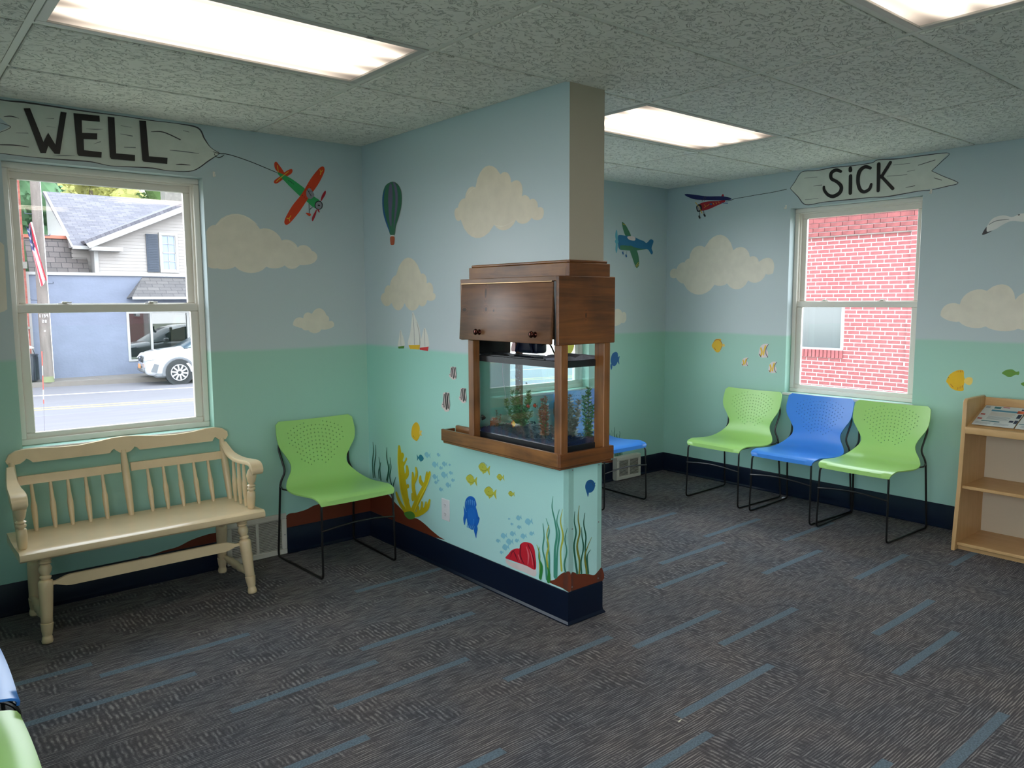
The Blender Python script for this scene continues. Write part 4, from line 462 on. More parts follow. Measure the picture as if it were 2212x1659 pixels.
# baseboards (vinyl cove with a small toe)
def baseboard(name,p,q,n,h=.155,par=None):
    p,q,n=Vector(p),Vector(q),Vector(n); bm=NB()
    prof=[(0,0),(.016,0),(.0165,.006),(.008,.016),(.006,.03),(.006,h-.004),(.004,h),(0,h)]
    a=[bm.verts.new(p+n*u+Vector((0,0,v))) for u,v in prof]; b=[bm.verts.new(q+n*u+Vector((0,0,v))) for u,v in prof]
    for i in range(len(prof)-1): bm.faces.new((a[i],a[i+1],b[i+1],b[i])).smooth=2<=i<=4
    bm.faces.new(a);bm.faces.new(b[::-1])
    return obj(name,bm,'baseboard_navy',kind='structure',sharp=30)
baseboard('baseboard_back',(XL,0,0),(-.93,0,0),(0,-1,0)); baseboard('baseboard_back',(-.565,0,0),(0,0,0),(0,-1,0))
baseboard('baseboard_back',(PX,0,0),(2.262,0,0),(0,-1,0)); baseboard('baseboard_back',(2.57,0,0),(XR,0,0),(0,-1,0))
baseboard('baseboard_right',(XR,0,0),(XR,YF,0),(-1,0,0)); baseboard('baseboard_left',(XL,0,0),(XL,YF,0),(1,0,0)); baseboard('baseboard_front',(XL,YF,0),(XR,YF,0),(0,1,0))
bm=NB()
path=[(0,0,-1,0),(0,PY,-1,-1),(PX,PY,1,-1),(PX,0,1,0)]; prof=[(0,0),(.016,0),(.0165,.006),(.008,.016),(.006,.03),(.006,.151),(.004,.155),(0,.155)]
R=[[bm.verts.new((x+dx*u,y+dy*u,v)) for u,v in prof] for x,y,dx,dy in path]
for i in range(3):
    for k in range(len(prof)-1): bm.faces.new((R[i][k],R[i][k+1],R[i+1][k+1],R[i+1][k]))
obj('baseboard_partition',bm,'baseboard_navy',kind='structure',sharp=30)
# ------------------------------------------------------------------ windows
def rect_frame(bm,fn,u0,u1,v0,v1,w0,w1,t,bev=.002,tb=None,mi=0):
    tb=t if tb is None else tb
    for a,b,c,d in ((u0,u1,v1-t,v1),(u0,u1,v0,v0+tb),(u0,u0+t,v0+tb,v1-t),(u1-t,u1,v0+tb,v1-t)):
        p,q=fn(a,w0,c),fn(b,w1,d); box(bm,tuple(map(min,p,q)),tuple(map(max,p,q)),bev,mi)
def pane(fn,u0,u1,v0,v1,w,par,name='pane'):
    bm=NB(); p,q=fn(u0,w,v0),fn(u1,w+.004,v1); box(bm,tuple(map(min,p,q)),tuple(map(max,p,q))); obj(name,bm,'window_glass',par,sharp=None)
def window(name,fn,hole,mull=None,sill=True):
    u0,u1,v0,v1=hole; root=bpy.data.objects.new(name,None); COL.objects.link(root); root['kind']='structure'
    bm=NB(); rect_frame(bm,fn,u0,u1,v0,v1,.068,.15,.030,.003); rect_frame(bm,fn,u0+.029,u1-.029,v0+.029,v1-.029,.088,.148,.010,.001)
    fo=obj('window_frame',bm,'vinyl_white',root)
    cells=[(u0+.032,u1-.032)] if mull is None else [(u0+.032,mull-.02),(mull+.02,u1-.032)]
    if mull is not None:
        bm=NB(); p,q=fn(mull-.02,.07,v0+.03),fn(mull+.02,.145,v1-.03); box(bm,tuple(map(min,p,q)),tuple(map(max,p,q)),.002); obj('mullion',bm,'vinyl_white',root)
    vm=v0+.672
    for a,b in cells:
        bm=NB(); rect_frame(bm,fn,a,b,vm-.012,v1-.034,.112,.138,.040,.003,tb=.028); us=obj('upper_sash',bm,'vinyl_white',root); pane(fn,a+.036,b-.036,vm+.012,v1-.072,.122,us)
        bm=NB(); rect_frame(bm,fn,a-.004,b+.004,v0+.024,vm+.012,.082,.110,.042,.004,tb=.034); ls=obj('lower_sash',bm,'vinyl_white',root); pane(fn,a+.034,b-.034,v0+.052,vm-.026,.094,ls)
        for f in (.24,.72):
            uc=a+(b-a)*f; bm=NB(); p,q=fn(uc-.032,.088,vm+.011),fn(uc+.032,.104,vm+.017); box(bm,tuple(map(min,p,q)),tuple(map(max,p,q)),.002)
            p,q=fn(uc-.012,.084,vm+.016),fn(uc+.012,.100,vm+.026); box(bm,tuple(map(min,p,q)),tuple(map(max,p,q)),.003); p,q=fn(uc-.004,.078,vm+.018),fn(uc+.030,.086,vm+.024); box(bm,tuple(map(min,p,q)),tuple(map(max,p,q)),.002); obj('sash_lock',bm,'vinyl_white',ls)
    if sill:
        bm=NB(); p,q=fn(u0-.012,-.012,v0-.022),fn(u1+.012,.07,v0-.001); box(bm,tuple(map(min,p,q)),tuple(map(max,p,q)),.004); obj('window_sill',bm,'sill_white',root)
    return root
window('window_1',FB,W1); window('window_2',FB,W2); window('window_3',FR,W3); window('window_added_left',FL,WL,mull=-4.25)
# ------------------------------------------------------------------ mural paint: flat paint on the walls, in wall coordinates (metres)
FRM={'B':(wb,lambda a,b,o:(a,-o,b)),'P':(wp,lambda a,b,o:(-o,a,b)),'E':(wp,lambda a,b,o:(a,PY-o,b)),'R':(wr,lambda a,b,o:(XR-o,a,b))}
def poly_ok(pts):
    o=[]
    for p in pts:
        if not o or (abs(p[0]-o[-1][0])+abs(p[1]-o[-1][1]))>2e-4: o.append(p)
    return o
def paint_layer(bm,fr,ly,off,midx):
    kind,mt,pts=ly; vs=lambda P:[bm.verts.new(fr(p[0],p[1],off)) for p in P]
    def face(P):
        P=poly_ok(P)
        if len(P)>2:
            V=vs(P)
            for tr_ in geometry.tessellate_polygon([[Vector((p[0],p[1],0)) for p in P]]):
                try: bm.faces.new([V[i] for i in tr_]).material_index=midx
                except ValueError: pass
    if kind=='G': face(pts)
    elif kind=='P': face(crom([tuple(p) for p in pts],4,True))
    elif kind=='A':
        P=[]; n=len(pts)
        ar=sum(pts[i][0]*pts[(i+1)%n][1]-pts[(i+1)%n][0]*pts[i][1] for i in range(n)); sg=1 if ar<0 else -1
        for i in range(n):
            a,b=pts[i],pts[(i+1)%n]; dx,dy=b[0]-a[0],b[1]-a[1]; k=a[2]; P.append((a[0],a[1]))
            if k>.02:
                for s in range(1,8):
                    t=s/8; h=4*k*t*(1-t); h=k*(1-(2*t-1)**2)**.5*.35+h*.65; P.append((a[0]+dx*t-sg*dy*h,a[1]+dy*t+sg*dx*h))
        face(P)
    elif kind=='S':
        P=crom([tuple(p) for p in pts],5) if len(pts)>2 else [tuple(p) for p in pts]; L=[];Rr=[]
        for i,p in enumerate(P):
            q,r=P[max(i-1,0)],P[min(i+1,len(P)-1)]; d=Vector((r[0]-q[0],r[1]-q[1])); d=d.normalized() if d.length>1e-7 else Vector((1,0)); w=max(p[2],.0005)/2
            L.append((p[0]-d.y*w,p[1]+d.x*w)); Rr.append((p[0]+d.y*w,p[1]-d.x*w))
            if i in (0,len(P)-1) and w>.003:
                sgn=-1 if i==0 else 1; cap=[(p[0]+w*(math.cos(a_)*d.x*sgn-math.sin(a_)*d.y),p[1]+w*(math.cos(a_)*d.y*sgn+math.sin(a_)*d.x)) for a_ in [(-.5+j/6)*PI for j in range(7)]]; face(cap)
        a=[bm.verts.new(fr(x,y,off)) for x,y in L]; b=[bm.verts.new(fr(x,y,off)) for x,y in Rr]
        for i in range(len(P)-1): bm.faces.new((a[i],a[i+1],b[i+1],b[i])).material_index=midx
    elif kind=='F':
        sh=[(0,0),(.1,.13),(.28,.25),(.5,.27),(.68,.16),(.76,.07),(.9,.2),(1,.26),(.95,.02),(1,-.24),(.88,-.16),(.76,-.05),(.66,-.18),(.5,-.26),(.44,-.34),(.36,-.24),(.2,-.2),(.07,-.1)]
        for u,v,u2,v2 in pts:
            dx,dy=u2-u,v2-v; s=1 if dx>0 else -1
            face(crom([(u+dx*a-dy*b*s,v+dy*a+dx*b*s) for a,b in sh],2,True))
def paint_obj(name,fr,layers,base,parent):
    bm=NB(); names=[]
    for k,ly in enumerate(layers):
        if ly[1] not in names: names.append(ly[1])
        paint_layer(bm,fr,ly,.0005+base+.00022*k,names.index(ly[1]))
    return obj(name,bm,['paint_'+n for n in names],parent,sharp=None,norm=False)
for wl_,nm,lb,layers,letters in PAINT:
    par,fr=FRM[wl_]
    if nm in('painted_seabed',): base=-.0003
    else: base=.0
    o=paint_obj(nm,fr,layers,base,par)
    if lb:o['label']=lb
    for ln,ls in letters: paint_obj(ln,fr,ls,.00022*len(layers)+.0006,o)
# ------------------------------------------------------------------ stacking chairs
def chair_meshes():
    P=[(-.266,.402,.222),(-.268,.420,.229),(-.252,.437,.234),(-.20,.440,.238),(-.10,.432,.244),(0,.424,.249),(.07,.425,.25),(.13,.437,.242),(.175,.468,.215),(.20,.51,.183),(.212,.55,.178),(.222,.60,.205),(.233,.65,.238),(.245,.70,.249),(.258,.75,.247),(.27,.797,.242)]
    Q=crom(P,6); t=[0]
    for a,b in zip(Q,Q[1:]): t.append(t[-1]+math.hypot(b[0]-a[0],b[1]-a[1]))
    Tm=t[-1]
    def at(s):
        s=max(0,min(Tm,s)); i=0
        lo,hi=0,len(t)-1
        while hi-lo>1:
            m=(lo+hi)//2
            if t[m]<=s: lo=m
            else: hi=m
        k=(s-t[lo])/(t[hi]-t[lo]); a,b=Q[lo],Q[hi]
        return [a[j]+(b[j]-a[j])*k for j in range(3)],(b[0]-a[0],b[1]-a[1])
    def surf(x,s,off=0):
        (y,z,hw),d=at(s); L=math.hypot(*d); n=(-d[1]/L,d[0]/L); back=max(0,min(1,(z-.46)/.12)); c=.10+back*.42
        lip=max(0,min(1,(-.19-y)/.07)); c=c*(1-lip)-.10*lip
        o=c*x*x+off; return (x,y+n[0]*o,z+n[1]*o)
    N=46; ring=[]
    for i in range(N+1): s=Tm*i/N; ring.append((at(s)[0][2]*(1-.08*max(0,(i-N+1))),s))
    top=[(x,Tm+.0) for x in (.18,.12,.06,0,-.06,-.12,-.18)]
    bot=[(x,0) for x in (-.17,-.11,-.05,.05,.11,.17)]
    out=ring[:]+top+[(-x,s) for x,s in ring[::-1]]+bot
    V=[Vector(p) for p in out]; n=len(V); E=[(i,(i+1)%n) for i in range(n)]
    holes=[]; tw=Tm-.30
    for i in range(11):
        r=.055+i*.0235; m=max(3,int(r*2.1/.0255))
        for k in range(m+1):
            a=(-1.0+2.0*k/m); x=r*math.sin(a*.98); s=tw+r*math.cos(a*.98)*.98+.0
            if abs(x)<min(.185,.06+.6*(s-tw+.02)) and s<Tm-.022: holes.append((x,s))
    for x,s in holes:
        b=len(V)
        for k in range(6): V.append(Vector((x+.0032*math.cos(k*PI/3),s+.0032*math.sin(k*PI/3))))
        E+=[(b+k,b+(k+1)%6) for k in range(6)]
    for i in range(1,30):
        s=Tm*i/30; hw=at(s)[0][2]
        for j in range(-9,10):
            x=j*.026+(.013 if i%2 else 0)
            if abs(x)<hw-.012 and all((x-a)**2+(s-b)**2>.009**2 for a,b in holes): V.append(Vector((x,s)))
    vv,ee,ff,*_=geometry.delaunay_2d_cdt(V,E,[],1,1e-6)
    bm=NB(); th=.0075
    A=[bm.verts.new(surf(v[0],v[1])) for v in vv]; B=[bm.verts.new(surf(v[0],v[1],-th)) for v in vv]
    cnt={}
    for f in ff:
        cx=sum(vv[i][0] for i in f)/3; cy=sum(vv[i][1] for i in f)/3
        if any((cx-a)**2+(cy-b)**2<.0027**2 for a,b in holes): continue
        x=bm.faces.new([A[i] for i in f]); x.smooth=True; x=bm.faces.new([B[i] for i in f[::-1]]); x.smooth=True
        for a,b in zip(f,list(f[1:])+[f[0]]):
            k=(min(a,b),max(a,b)); cnt[k]=None if k in cnt else (a,b)
    for k,v in cnt.items():
        if v: a,b=v; bm.faces.new((A[b],A[a],B[a],B[b]))
    for x in list(bm.verts):
        if not x.link_faces: bm.verts.remove(x)
    return bm
sg=mesh_of('seat_shell',chair_meshes(),'green_plastic',sharp=50); sb=sg.copy(); sb.materials[0]=MATS['blue_plastic']
def side_rod(s):
    bm=NB(); p=arc_round([(.17*s,.12,.412),(.20*s,-.225,.422),(.220*s,-.258,.398),(.226*s,-.266,.0075),(.246*s,.262,.0075),(.236*s,.222,.452),(.203*s,.222,.512),(.224*s,.262,.645),(.19*s,.288,.74)],.028,4); tube(bm,p,.0062,8,flat=1)
    return bm
chair0=thing('stacking_chair','bright green plastic stacking chair with perforated back between the bench and the partition','chair',(-.386,-.295,0),.01,'perforated stacking chairs')
link('seat_shell',sg,chair0)
for s in (-1,1): obj('side_frame',side_rod(s),'black_metal',chair0)
bm=NB(); tube(bm,crom([(-.225,-.266,.270),(-.11,-.272,.284),(0,-.274,.290),(.11,-.272,.284),(.225,-.266,.270)],4),.0055,8); obj('crossbar',bm,'black_metal',chair0)
for s in (-1,1):
    bm=NB(); tube(bm,[(s*.21,.10,.416),(s*.25,.16,.426),(s*.238,.224,.436)],.005,6); obj('link_rod',bm,'black_metal',chair0)
sw={sg:sb}; G='perforated stacking chairs'; tr=PI/2
dup(chair0,(1.757,-.335,0),0,'blue stacking chair under the far window, half hidden by the aquarium and partition',G,sw)
dup(chair0,(2.555,-.960,0),-tr,'green perforated stacking chair nearest the far corner, left of the blue one',G)
dup(chair0,(2.555,-1.508,0),-tr,'blue perforated stacking chair between two green ones under the brick view window',G,sw)
dup(chair0,(2.550,-2.012,0),-tr,'green perforated stacking chair beside the wooden bookshelf',G)
dup(chair0,(-2.405,-1.672,0),tr,'blue stacking chair cut off at the left edge of the photo',G,sw)
dup(chair0,(-2.415,-2.212,0),tr,'green stacking chair cut off at the bottom left corner of the photo',G)
# ------------------------------------------------------------------ spindle bench
bench=thing('spindle_bench','cream painted wooden spindle back bench with turned legs under the left window','bench',(-1.427,-.285,0))
def B(x,y,z): return (x+1.427,y+.285,z)
def bl(p0,p1,prof,name,par=bench,seg=14,label=None):
    bm=NB(); lathe(bm,B(*p0),B(*p1),prof,seg); return obj(name,bm,'cream_paint',par,label,sharp=60)
bm=NB(); n=24; x0,x1,y0,y1=-1.963,-.889,-.505,-.105
prof=[(y0+.012,.386),(y0+.002,.394),(y0,.405),(y0+.004,.420),(y0+.020,.428),(y0+.07,.424),(-.34,.419),(-.24,.420),(-.17,.428),(y1-.004,.430),(y1,.424),(y1,.392),(y1-.01,.386)]
A=[bm.verts.new(B(x0,y,z)) for y,z in prof]; C=[bm.verts.new(B(x1,y,z)) for y,z in prof]
for i in range(len(prof)):
    j=(i+1)%len(prof); bm.faces.new((A[i],A[j],C[j],C[i])).smooth=True
bm.faces.new(A);bm.faces.new(C[::-1]); obj('seat',bm,'cream_paint',bench,sharp=35)
yc=lambda z:-.148+.113*(z-.43)/.37   # lean of the back
def crest():
    top=[(-1.940,.755),(-1.925,.782),(-1.895,.797),(-1.85,.801),(-1.80,.800),(-1.72,.794),(-1.63,.792),(-1.55,.800),(-1.48,.810),(-1.42,.812),(-1.35,.807),(-1.27,.797),(-1.18,.793),(-1.09,.797),(-1.02,.806),(-.97,.808),(-.93,.800),(-.905,.780),(-.905,.758)]
    bot=[(-.918,.742),(-.945,.735),(-.962,.748),(-.974,.758),(-.982,.752),(-.992,.738),(-1.36,.738),(-1.372,.752),(-1.382,.757),(-1.390,.748),(-1.405,.736),(-1.43,.730),(-1.455,.736),(-1.470,.748),(-1.478,.757),(-1.488,.752),(-1.50,.738),(-1.832,.738),(-1.845,.752),(-1.857,.758),(-1.868,.748),(-1.885,.738),(-1.915,.735),(-1.935,.742)]
    bm=NB(); prism(bm,top+bot,(-.011,.011),lambda u,v,w:B(u,yc(v)+.004+w,v)); return bm
bm=crest(); bmesh.ops.triangulate(bm,faces=[f for f in bm.faces if len(f.verts)>4]); obj('crest_rail',bm,'cream_paint',bench)
bm=NB()
for a,b in ((-1.90,-1.458),(-1.412,-.945)):
    for sgn in (0,):
        vs=prism(bm,[(a,.640),(b,.640),(b,.680),(a,.680)],(-.007,.007),lambda u,v,w:B(u,yc(v)+w,v))
obj('middle_rail',bm,'cream_paint',bench)
post=[(0,.013),(.15,.016),(.5,.019),(.8,.017),(1,.013)]
for x in (-1.918,-1.437,-.940): bl((x,yc(.43),.425),(x+.0,yc(.745),.745),post,'back_post')
sp=[(0,.0075),(.06,.009),(.3,.0125),(.52,.0135),(.62,.010),(.80,.0085),(1,.0070)]
for x in (-1.848,-1.770,-1.697,-1.620,-1.545,-1.335,-1.259,-1.182,-1.105,-1.030): bl((x,yc(.43),.424),(x,yc(.645),.645),sp,'spindle',seg=10)
for sx,xb,xf in ((-1,-1.925,-1.938),(1,-.938,-.925)):
    bl((xf,-.405,.425),(xf+sx*.004,-.425,.655),[(0,.016),(.05,.019),(.25,.022),(.38,.020),(.40,.013),(.44,.021),(.47,.021),(.49,.014),(.53,.022),(.56,.013),(.62,.020),(.75,.026),(.86,.020),(.92,.012),(1,.015)],'arm_post')
    for k,y in enumerate((-.215,-.28,-.345)): bl((xb+(xf-xb)*(k+1)/4,y+.0,.424),(xb+(xf-xb)*(k+1)/4,y+.012,.655),sp,'arm_spindle',seg=10)
    bm=NB(); path=crom([(xb,-.068,.722,.016),(xb+sx*.004,-.105,.700,.018),(xb+sx*.008,-.16,.672,.022),(xf,-.26,.660,.027),(xf+sx*.004,-.36,.664,.030),(xf+sx*.008,-.43,.668,.031),(xf+sx*.010,-.470,.658,.031),(xf+sx*.010,-.486,.632,.029),(xf+sx*.010,-.470,.622,.026)],4)
    R=[]
    for i,(x,y,z,w) in enumerate(path):
        a,b=path[max(0,i-1)],path[min(len(path)-1,i+1)]; d=Vector((0,b[1]-a[1],b[2]-a[2])).normalized(); nn=Vector((0,-d.z,d.y)); 
        if nn.z<0 and i<len(path)*.6: nn=-nn
        if i and nn.dot(last)<0: nn=-nn
        last=nn; h=.010; c=Vector(B(x,y,z))
        R.append([bm.verts.new(c+Vector((dx,0,0))+nn*dz) for dx,dz in ((-w,-h),(-w-.003,0),(-w+.002,h),(w-.002,h),(w+.003,0),(w,-h))])
    for a,b in zip(R,R[1:]):
        for k in range(6): bm.faces.new((a[k],a[(k+1)%6],b[(k+1)%6],b[k])).smooth=True
    bm.faces.new(R[0]);bm.faces.new(R[-1][::-1]); obj('armrest',bm,'cream_paint',bench,sharp=50)
leg=[(0,.015),(.006,.0215),(.03,.0235),(.075,.020),(.085,.0175),(.10,.020),(.16,.0235),(.225,.026),(.23,.022),(.235,.024),(.30,.024),(.45,.027),(.60,.029),(.68,.030),(.705,.027),(.715,.018),(.735,.024),(.75,.024),(.765,.016),(.80,.024),(.84,.027),(.87,.022),(.885,.018),(.90,.026),(.915,.021),(.93,.027),(.945,.022),(.96,.027),(.975,.022),(1,.027)]
for x,y,xt,yt in ((-1.880,-.470,-1.862,-.435),(-.966,-.486,-.990,-.435),(-1.872,-.072,-1.862,-.150),(-.975,-.072,-.992,-.150)): bl((x,y,0),(xt,yt,.392),leg,'leg',seg=18)
st=[(0,.011),(.2,.014),(.34,.021),(.38,.016),(.5,.023),(.62,.016),(.66,.021),(.8,.014),(1,.011)]
for x in (-1.876,-.970): bl((x,-.460,.095),(x,-.085,.095),st,'side_stretcher',seg=12)
bm=NB(); prism(bm,[(-1.862,.252),(-1.83,.252),(-1.79,.238),(-1.77,.235),(-1.09,.236),(-1.07,.238),(-1.03,.252),(-.985,.253),(-.985,.266),(-1.03,.266),(-1.07,.281),(-1.09,.284),(-1.77,.284),(-1.79,.281),(-1.83,.267),(-1.862,.267)],(-.456,-.440),lambda u,v,w:B(u,w,v)); obj('front_stretcher',bm,'cream_paint',bench)
# ------------------------------------------------------------------ wall grilles, outlet, hooks, guards
def grille(t,u0,u1,v0,v1,y0,dep,nsl,mull,fr=.032,par=None):
    bm=NB(); um=(u0+u1)/2
    box(bm,(u0,y0-dep,v1-fr),(u1,y0,v1),.003);box(bm,(u0,y0-dep,v0),(u1,y0,v0+fr),.003);box(bm,(u0,y0-dep,v0+fr),(u0+fr,y0,v1-fr),.003);box(bm,(u1-fr,y0-dep,v0+fr),(u1,y0,v1-fr),.003)
    if mull: box(bm,(um-.008,y0-dep,v0+fr),(um+.008,y0,v1-fr))
    fo=obj('grille_frame',bm,'grille_white',t)
    bm=NB(); box(bm,(u0+fr*.8,y0-.004,v0+fr*.8),(u1-fr*.8,y0-.001,v1-fr*.8)); obj('dark_backing',bm,'grille_dark',t)
    hs=(v1-v0-2*fr)/nsl; q=NB(); ww=(um-.008 if mull else u1-fr)-(u0+fr)
    mx=Matrix.Translation((0,-dep*.5,0))@Matrix.Rotation(math.radians(35),4,'X'); box(q,(0,-.0008,-hs*.52),(ww,.0008,hs*.52),mx=mx); me=mesh_of('slat',q,'grille_white',sharp=None)
    for c in ((u0+fr,um+.008) if mull else (u0+fr,)):
        for i in range(nsl): link('slat',me,t,(c,y0,v0+fr+hs*(i+.5)))
t=thing('wall_grille','white return air grille low on the wall between the bench and the green chair','grille',(0,0,0)); grille(t,-.925,-.568,.002,.247,-.0005,.012,19,True)
bm=NB(); lathe(bm,(-.582,-.0125,.12),(-.582,-.0155,.12),[(0,.004),(.6,.004),(1,.002)],8); obj('screw',bm,'screw_metal',t)
t=thing('wall_grille','beige white boxed wall grille behind the half hidden blue chair','grille',(0,0,0)); bm=NB(); box(bm,(2.264,-.040,.004),(2.566,-.0005,.200),.003); obj('housing',bm,'grille_white',t); grille(t,2.266,2.564,.006,.198,-.041,.010,13,True,.030)
t=thing('power_outlet','white double power outlet on the partition below the aquarium','outlet',(0,-.846,.34)); bm=NB(); box(bm,(-.006,-.038,-.061),(-.0006,.038,.061),.003); obj('cover_plate',bm,'plate_white',t)
for dz in (-.025,.025):
    bm=NB(); prism(bm,[(.0165*math.cos(a)*(1),.0145*math.sin(a)) for a in [k*PI/10 for k in range(20)]],(-.0078,-.005),lambda u,v,w:(w,u,v+dz)); o=obj('socket',bm,'plate_white',t)
    bm=NB()
    for dy,h in ((-.0065,.0045),(.0065,.0035)): box(bm,(-.0082,dy-.001,dz+.003-h),(-.0077,dy+.001,dz+.003+h))
    box(bm,(-.0082,-.002,dz-.0095),(-.0077,.002,dz-.0055)); obj('slots',bm,'slot_dark',o)
def hook(loc,rz,lb):
    t=thing('wall_hook',lb,'hook',loc,rz); bm=NB(); box(bm,(-.006,-.003,-.012),(.006,-.0006,.016),.001); obj('hook_plate',bm,'vinyl_white',t); bm=NB(); tube(bm,arc_round([(0,-.003,.006),(0,-.012,.002),(0,-.014,-.012),(0,-.022,-.012),(0,-.023,-.002)],.005,3),.0022,6); obj('hook_arm',bm,'vinyl_white',t)
hook((-.898,0,2.173),0,'small white hook on the wall right of the left window top'); hook((XR,-1.115,2.170),-PI/2,'small white hook on the wall left of the right window top'); hook((XR,-2.135,2.172),-PI/2,'small white hook at the tip of the right painted banner')
for nm,x,sx,lb in (('corner_guard',0,-1,'clear plastic guard on the left corner of the partition end'),('corner_guard',PX,1,'clear plastic guard on the right corner of the partition end')):
    t=thing(nm,lb,'corner guard',(x,PY,0)); bm=NB(); box(bm,(min(0,-sx*.030) ,-.0028,.156),(max(0,-sx*.030),-.0012,.745)); box(bm,(sx*.0012,-.0012,.156),(sx*.0028,.030,.745)); obj('guard_strip',bm,'guard_plastic',t,sharp=None)
    for z in (.175,.45,.725):
        bm=NB(); lathe(bm,(-sx*.022,-.0028,z),(-sx*.022,-.0048,z),[(0,.0035),(.5,.0035),(1,.0018)],8); obj('screw',bm,'screw_metal',t)
# ------------------------------------------------------------------ aquarium cabinet
cab=thing('aquarium_cabinet','dark stained pine aquarium cabinet with hood, posts and ledge on the partition end','cabinet',(.1,-1.5,.77))
def K(lo,hi,bev,mt,name,label=None,par=None,seg=1):
    bm=NB(); o=Vector((.1,-1.5,.77)); box(bm,Vector(lo)-o,Vector(hi)-o,bev,seg=seg); return obj(name,bm,mt,par or cab,label,sharp=35)
# ledge tray
K((-.100,-1.850,.757),(-.084,-.953,.818),.002,'pine_stain','ledge_fascia'); K((-.100,-1.868,.757),(.245,-1.850,.818),.002,'pine_stain_x','ledge_fascia'); K((.229,-1.850,.757),(.245,-1.16,.818),.002,'pine_stain','ledge_fascia')
K((-.094,PY,.744),(-.0006,-.960,.757),.004,'pine_stain','ledge_moulding'); K((-.094,-1.860,.744),(.239,PY-.0006,.757),.004,'pine_stain_x','ledge_moulding')
K((-.084,-1.850,.7765),(-.0006,-.957,.788),0,'pine_stain','ledge_board'); K((-.0006,-1.850,.7765),(.229,-1.1475,.788),0,'pine_stain','ledge_board'); K((-.084,-.969,.788),(-.02,-.957,.816),.001,'pine_stain_x','ledge_end')
K((-.022,-1.183,.788),(-.0006,-.972,.832),.006,'pine_stain','ledge_back_strip',seg=2)
for lo,hi in (((-.090,-1.862,.788),(-.046,-1.818,1.298)),((.180,-1.862,.788),(.222,-1.800,1.298)),((-.090,-1.226,.788),(-.046,-1.186,1.298)),((.2176,-1.226,.788),(.240,-1.186,1.298))): K(lo,hi,.003,'pine_stain_z','post')
K((-.046,-1.1500,1.222),(.2165,-1.1466,1.499),0,'black_metal','jamb_dark_sheet')  # black sheet added to darken the shaded jamb under the hood
K((.2175,-1.84,1.24),(.2345,-1.40,1.499),0,'black_metal','rear_screen') if 0 else None
# hood
K((-.106,-1.862,1.297),(.252,-1.846,1.597),.003,'pine_stain_x','hood_end_panel'); K((-.106,-1.846,1.575),(-.090,-1.150,1.597),.002,'pine_stain','hood_top_rail'); K((-.090,PY,1.583),(-.0006,-1.150,1.597),.001,'pine_stain','hood_top'); K((-.090,-1.846,1.583),(.236,PY-.0006,1.597),0,'pine_stain_x','hood_top')
K((-.106,-1.846,1.297),(-.092,-1.833,1.575),.001,'black_metal','hood_stile'); K((-.106,-1.162,1.297),(-.0006,-1.150,1.575),.001,'pine_stain_z','hood_side_panel'); K((.236,-1.846,1.297),(.252,-1.150,1.597),.002,'pine_stain','hood_back_panel')
for lo,hi,mt in (((-.022,PY,1.597),(-.0006,-1.110,1.656),'pine_stain'),((-.022,-1.840,1.597),(.239,PY-.0006,1.656),'pine_stain_x'),((PX+.0006,PY,1.597),(.239,-1.110,1.656),'pine_stain')): K(lo,hi,.002,mt,'crown_board')
for lo,hi,mt in (((-.014,PY,1.656),(-.0006,-1.118,1.669),'pine_stain'),((-.014,-1.832,1.656),(.231,PY-.0006,1.669),'pine_stain_x')): K(lo,hi,.004,mt,'crown_cap')
ang=math.radians(4.2); door=K((0,0,0),(0,0,0),0,'pine_door','tmp') if 0 else None
bm=NB(); box(bm,(-.017,-.334,-.272),(0,.334,0),.004,seg=2); door=obj('hood_door',bm,'pine_door',cab,'knotty flip-up door',loc=(-.090-.1,-1.496+1.5,1.571-.77),rot=(0,ang,0),sharp=35)
for y in (-.234,.171):
    bm=NB(); lathe(bm,(-.017,y,-.232),(-.047,y,-.232),[(0,.014),(.12,.013),(.2,.0075),(.5,.006),(.62,.012),(.78,.0155),(.92,.013),(1,.006)],18); obj('knob',bm,'knob_bronze',door,sharp=70)
bm=NB(); tube(bm,[(-.0195,-.33,.0015),(-.0195,.33,.0015)],.0028,6); obj('hinge',bm,'hinge_brass',door)
# ------------------------------------------------------------------ fish tank
TX0,TX1,TY0,TY1,TZ0,TZ1=-.036,.226,-1.806,-1.152,.7885,1.219
tk=thing('fish_tank','glass fish tank with black rims standing on the cabinet ledge','fish tank',((TX0+TX1)/2,(TY0+TY1)/2,TZ0))
to=Vector(((TX0+TX1)/2,(TY0+TY1)/2,TZ0))
def TK(boxes,mt,name,par=None,bev=0,label=None):
    bm=NB()
    for lo,hi in boxes: box(bm,Vector(lo)-to,Vector(hi)-to,bev)
    return obj(name,bm,mt,par or tk,label,sharp=35)
def rim(z0,z1,o,i): return [((TX0-o,TY0-o,z0),(TX1+o,TY0+i,z1)),((TX0-o,TY1-i,z0),(TX1+o,TY1+o,z1)),((TX0-o,TY0+i,z0),(TX0+i,TY1-i,z1)),((TX1-i,TY0+i,z0),(TX1+o,TY1-i,z1))]
TK(rim(1.190,1.219,.003,.014),'tank_black','top_rim'); TK(rim(.7885,.832,.003,.010)+[((TX0,TY0,.789),(TX1,TY1,.796))],'tank_black','bottom_rim')
for lo,hi in (((TX0,TY0,.80),(TX0+.005,TY1,1.2)),((TX1-.005,TY0,.80),(TX1,TY1,1.2)),((TX0+.005,TY0,.80),(TX1-.005,TY0+.005,1.2)),((TX0+.005,TY1-.005,.80),(TX1-.005,TY1,1.2))): TK([(lo,hi)],'tank_glass','glass_panel')
TK([((TX0+.006,TY1-.009,.83),(TX0+.012,TY1-.005,1.19)),((TX0+.006,TY0+.005,.83),(TX0+.012,TY0+.009,1.19))],'tank_seal','corner_seal')
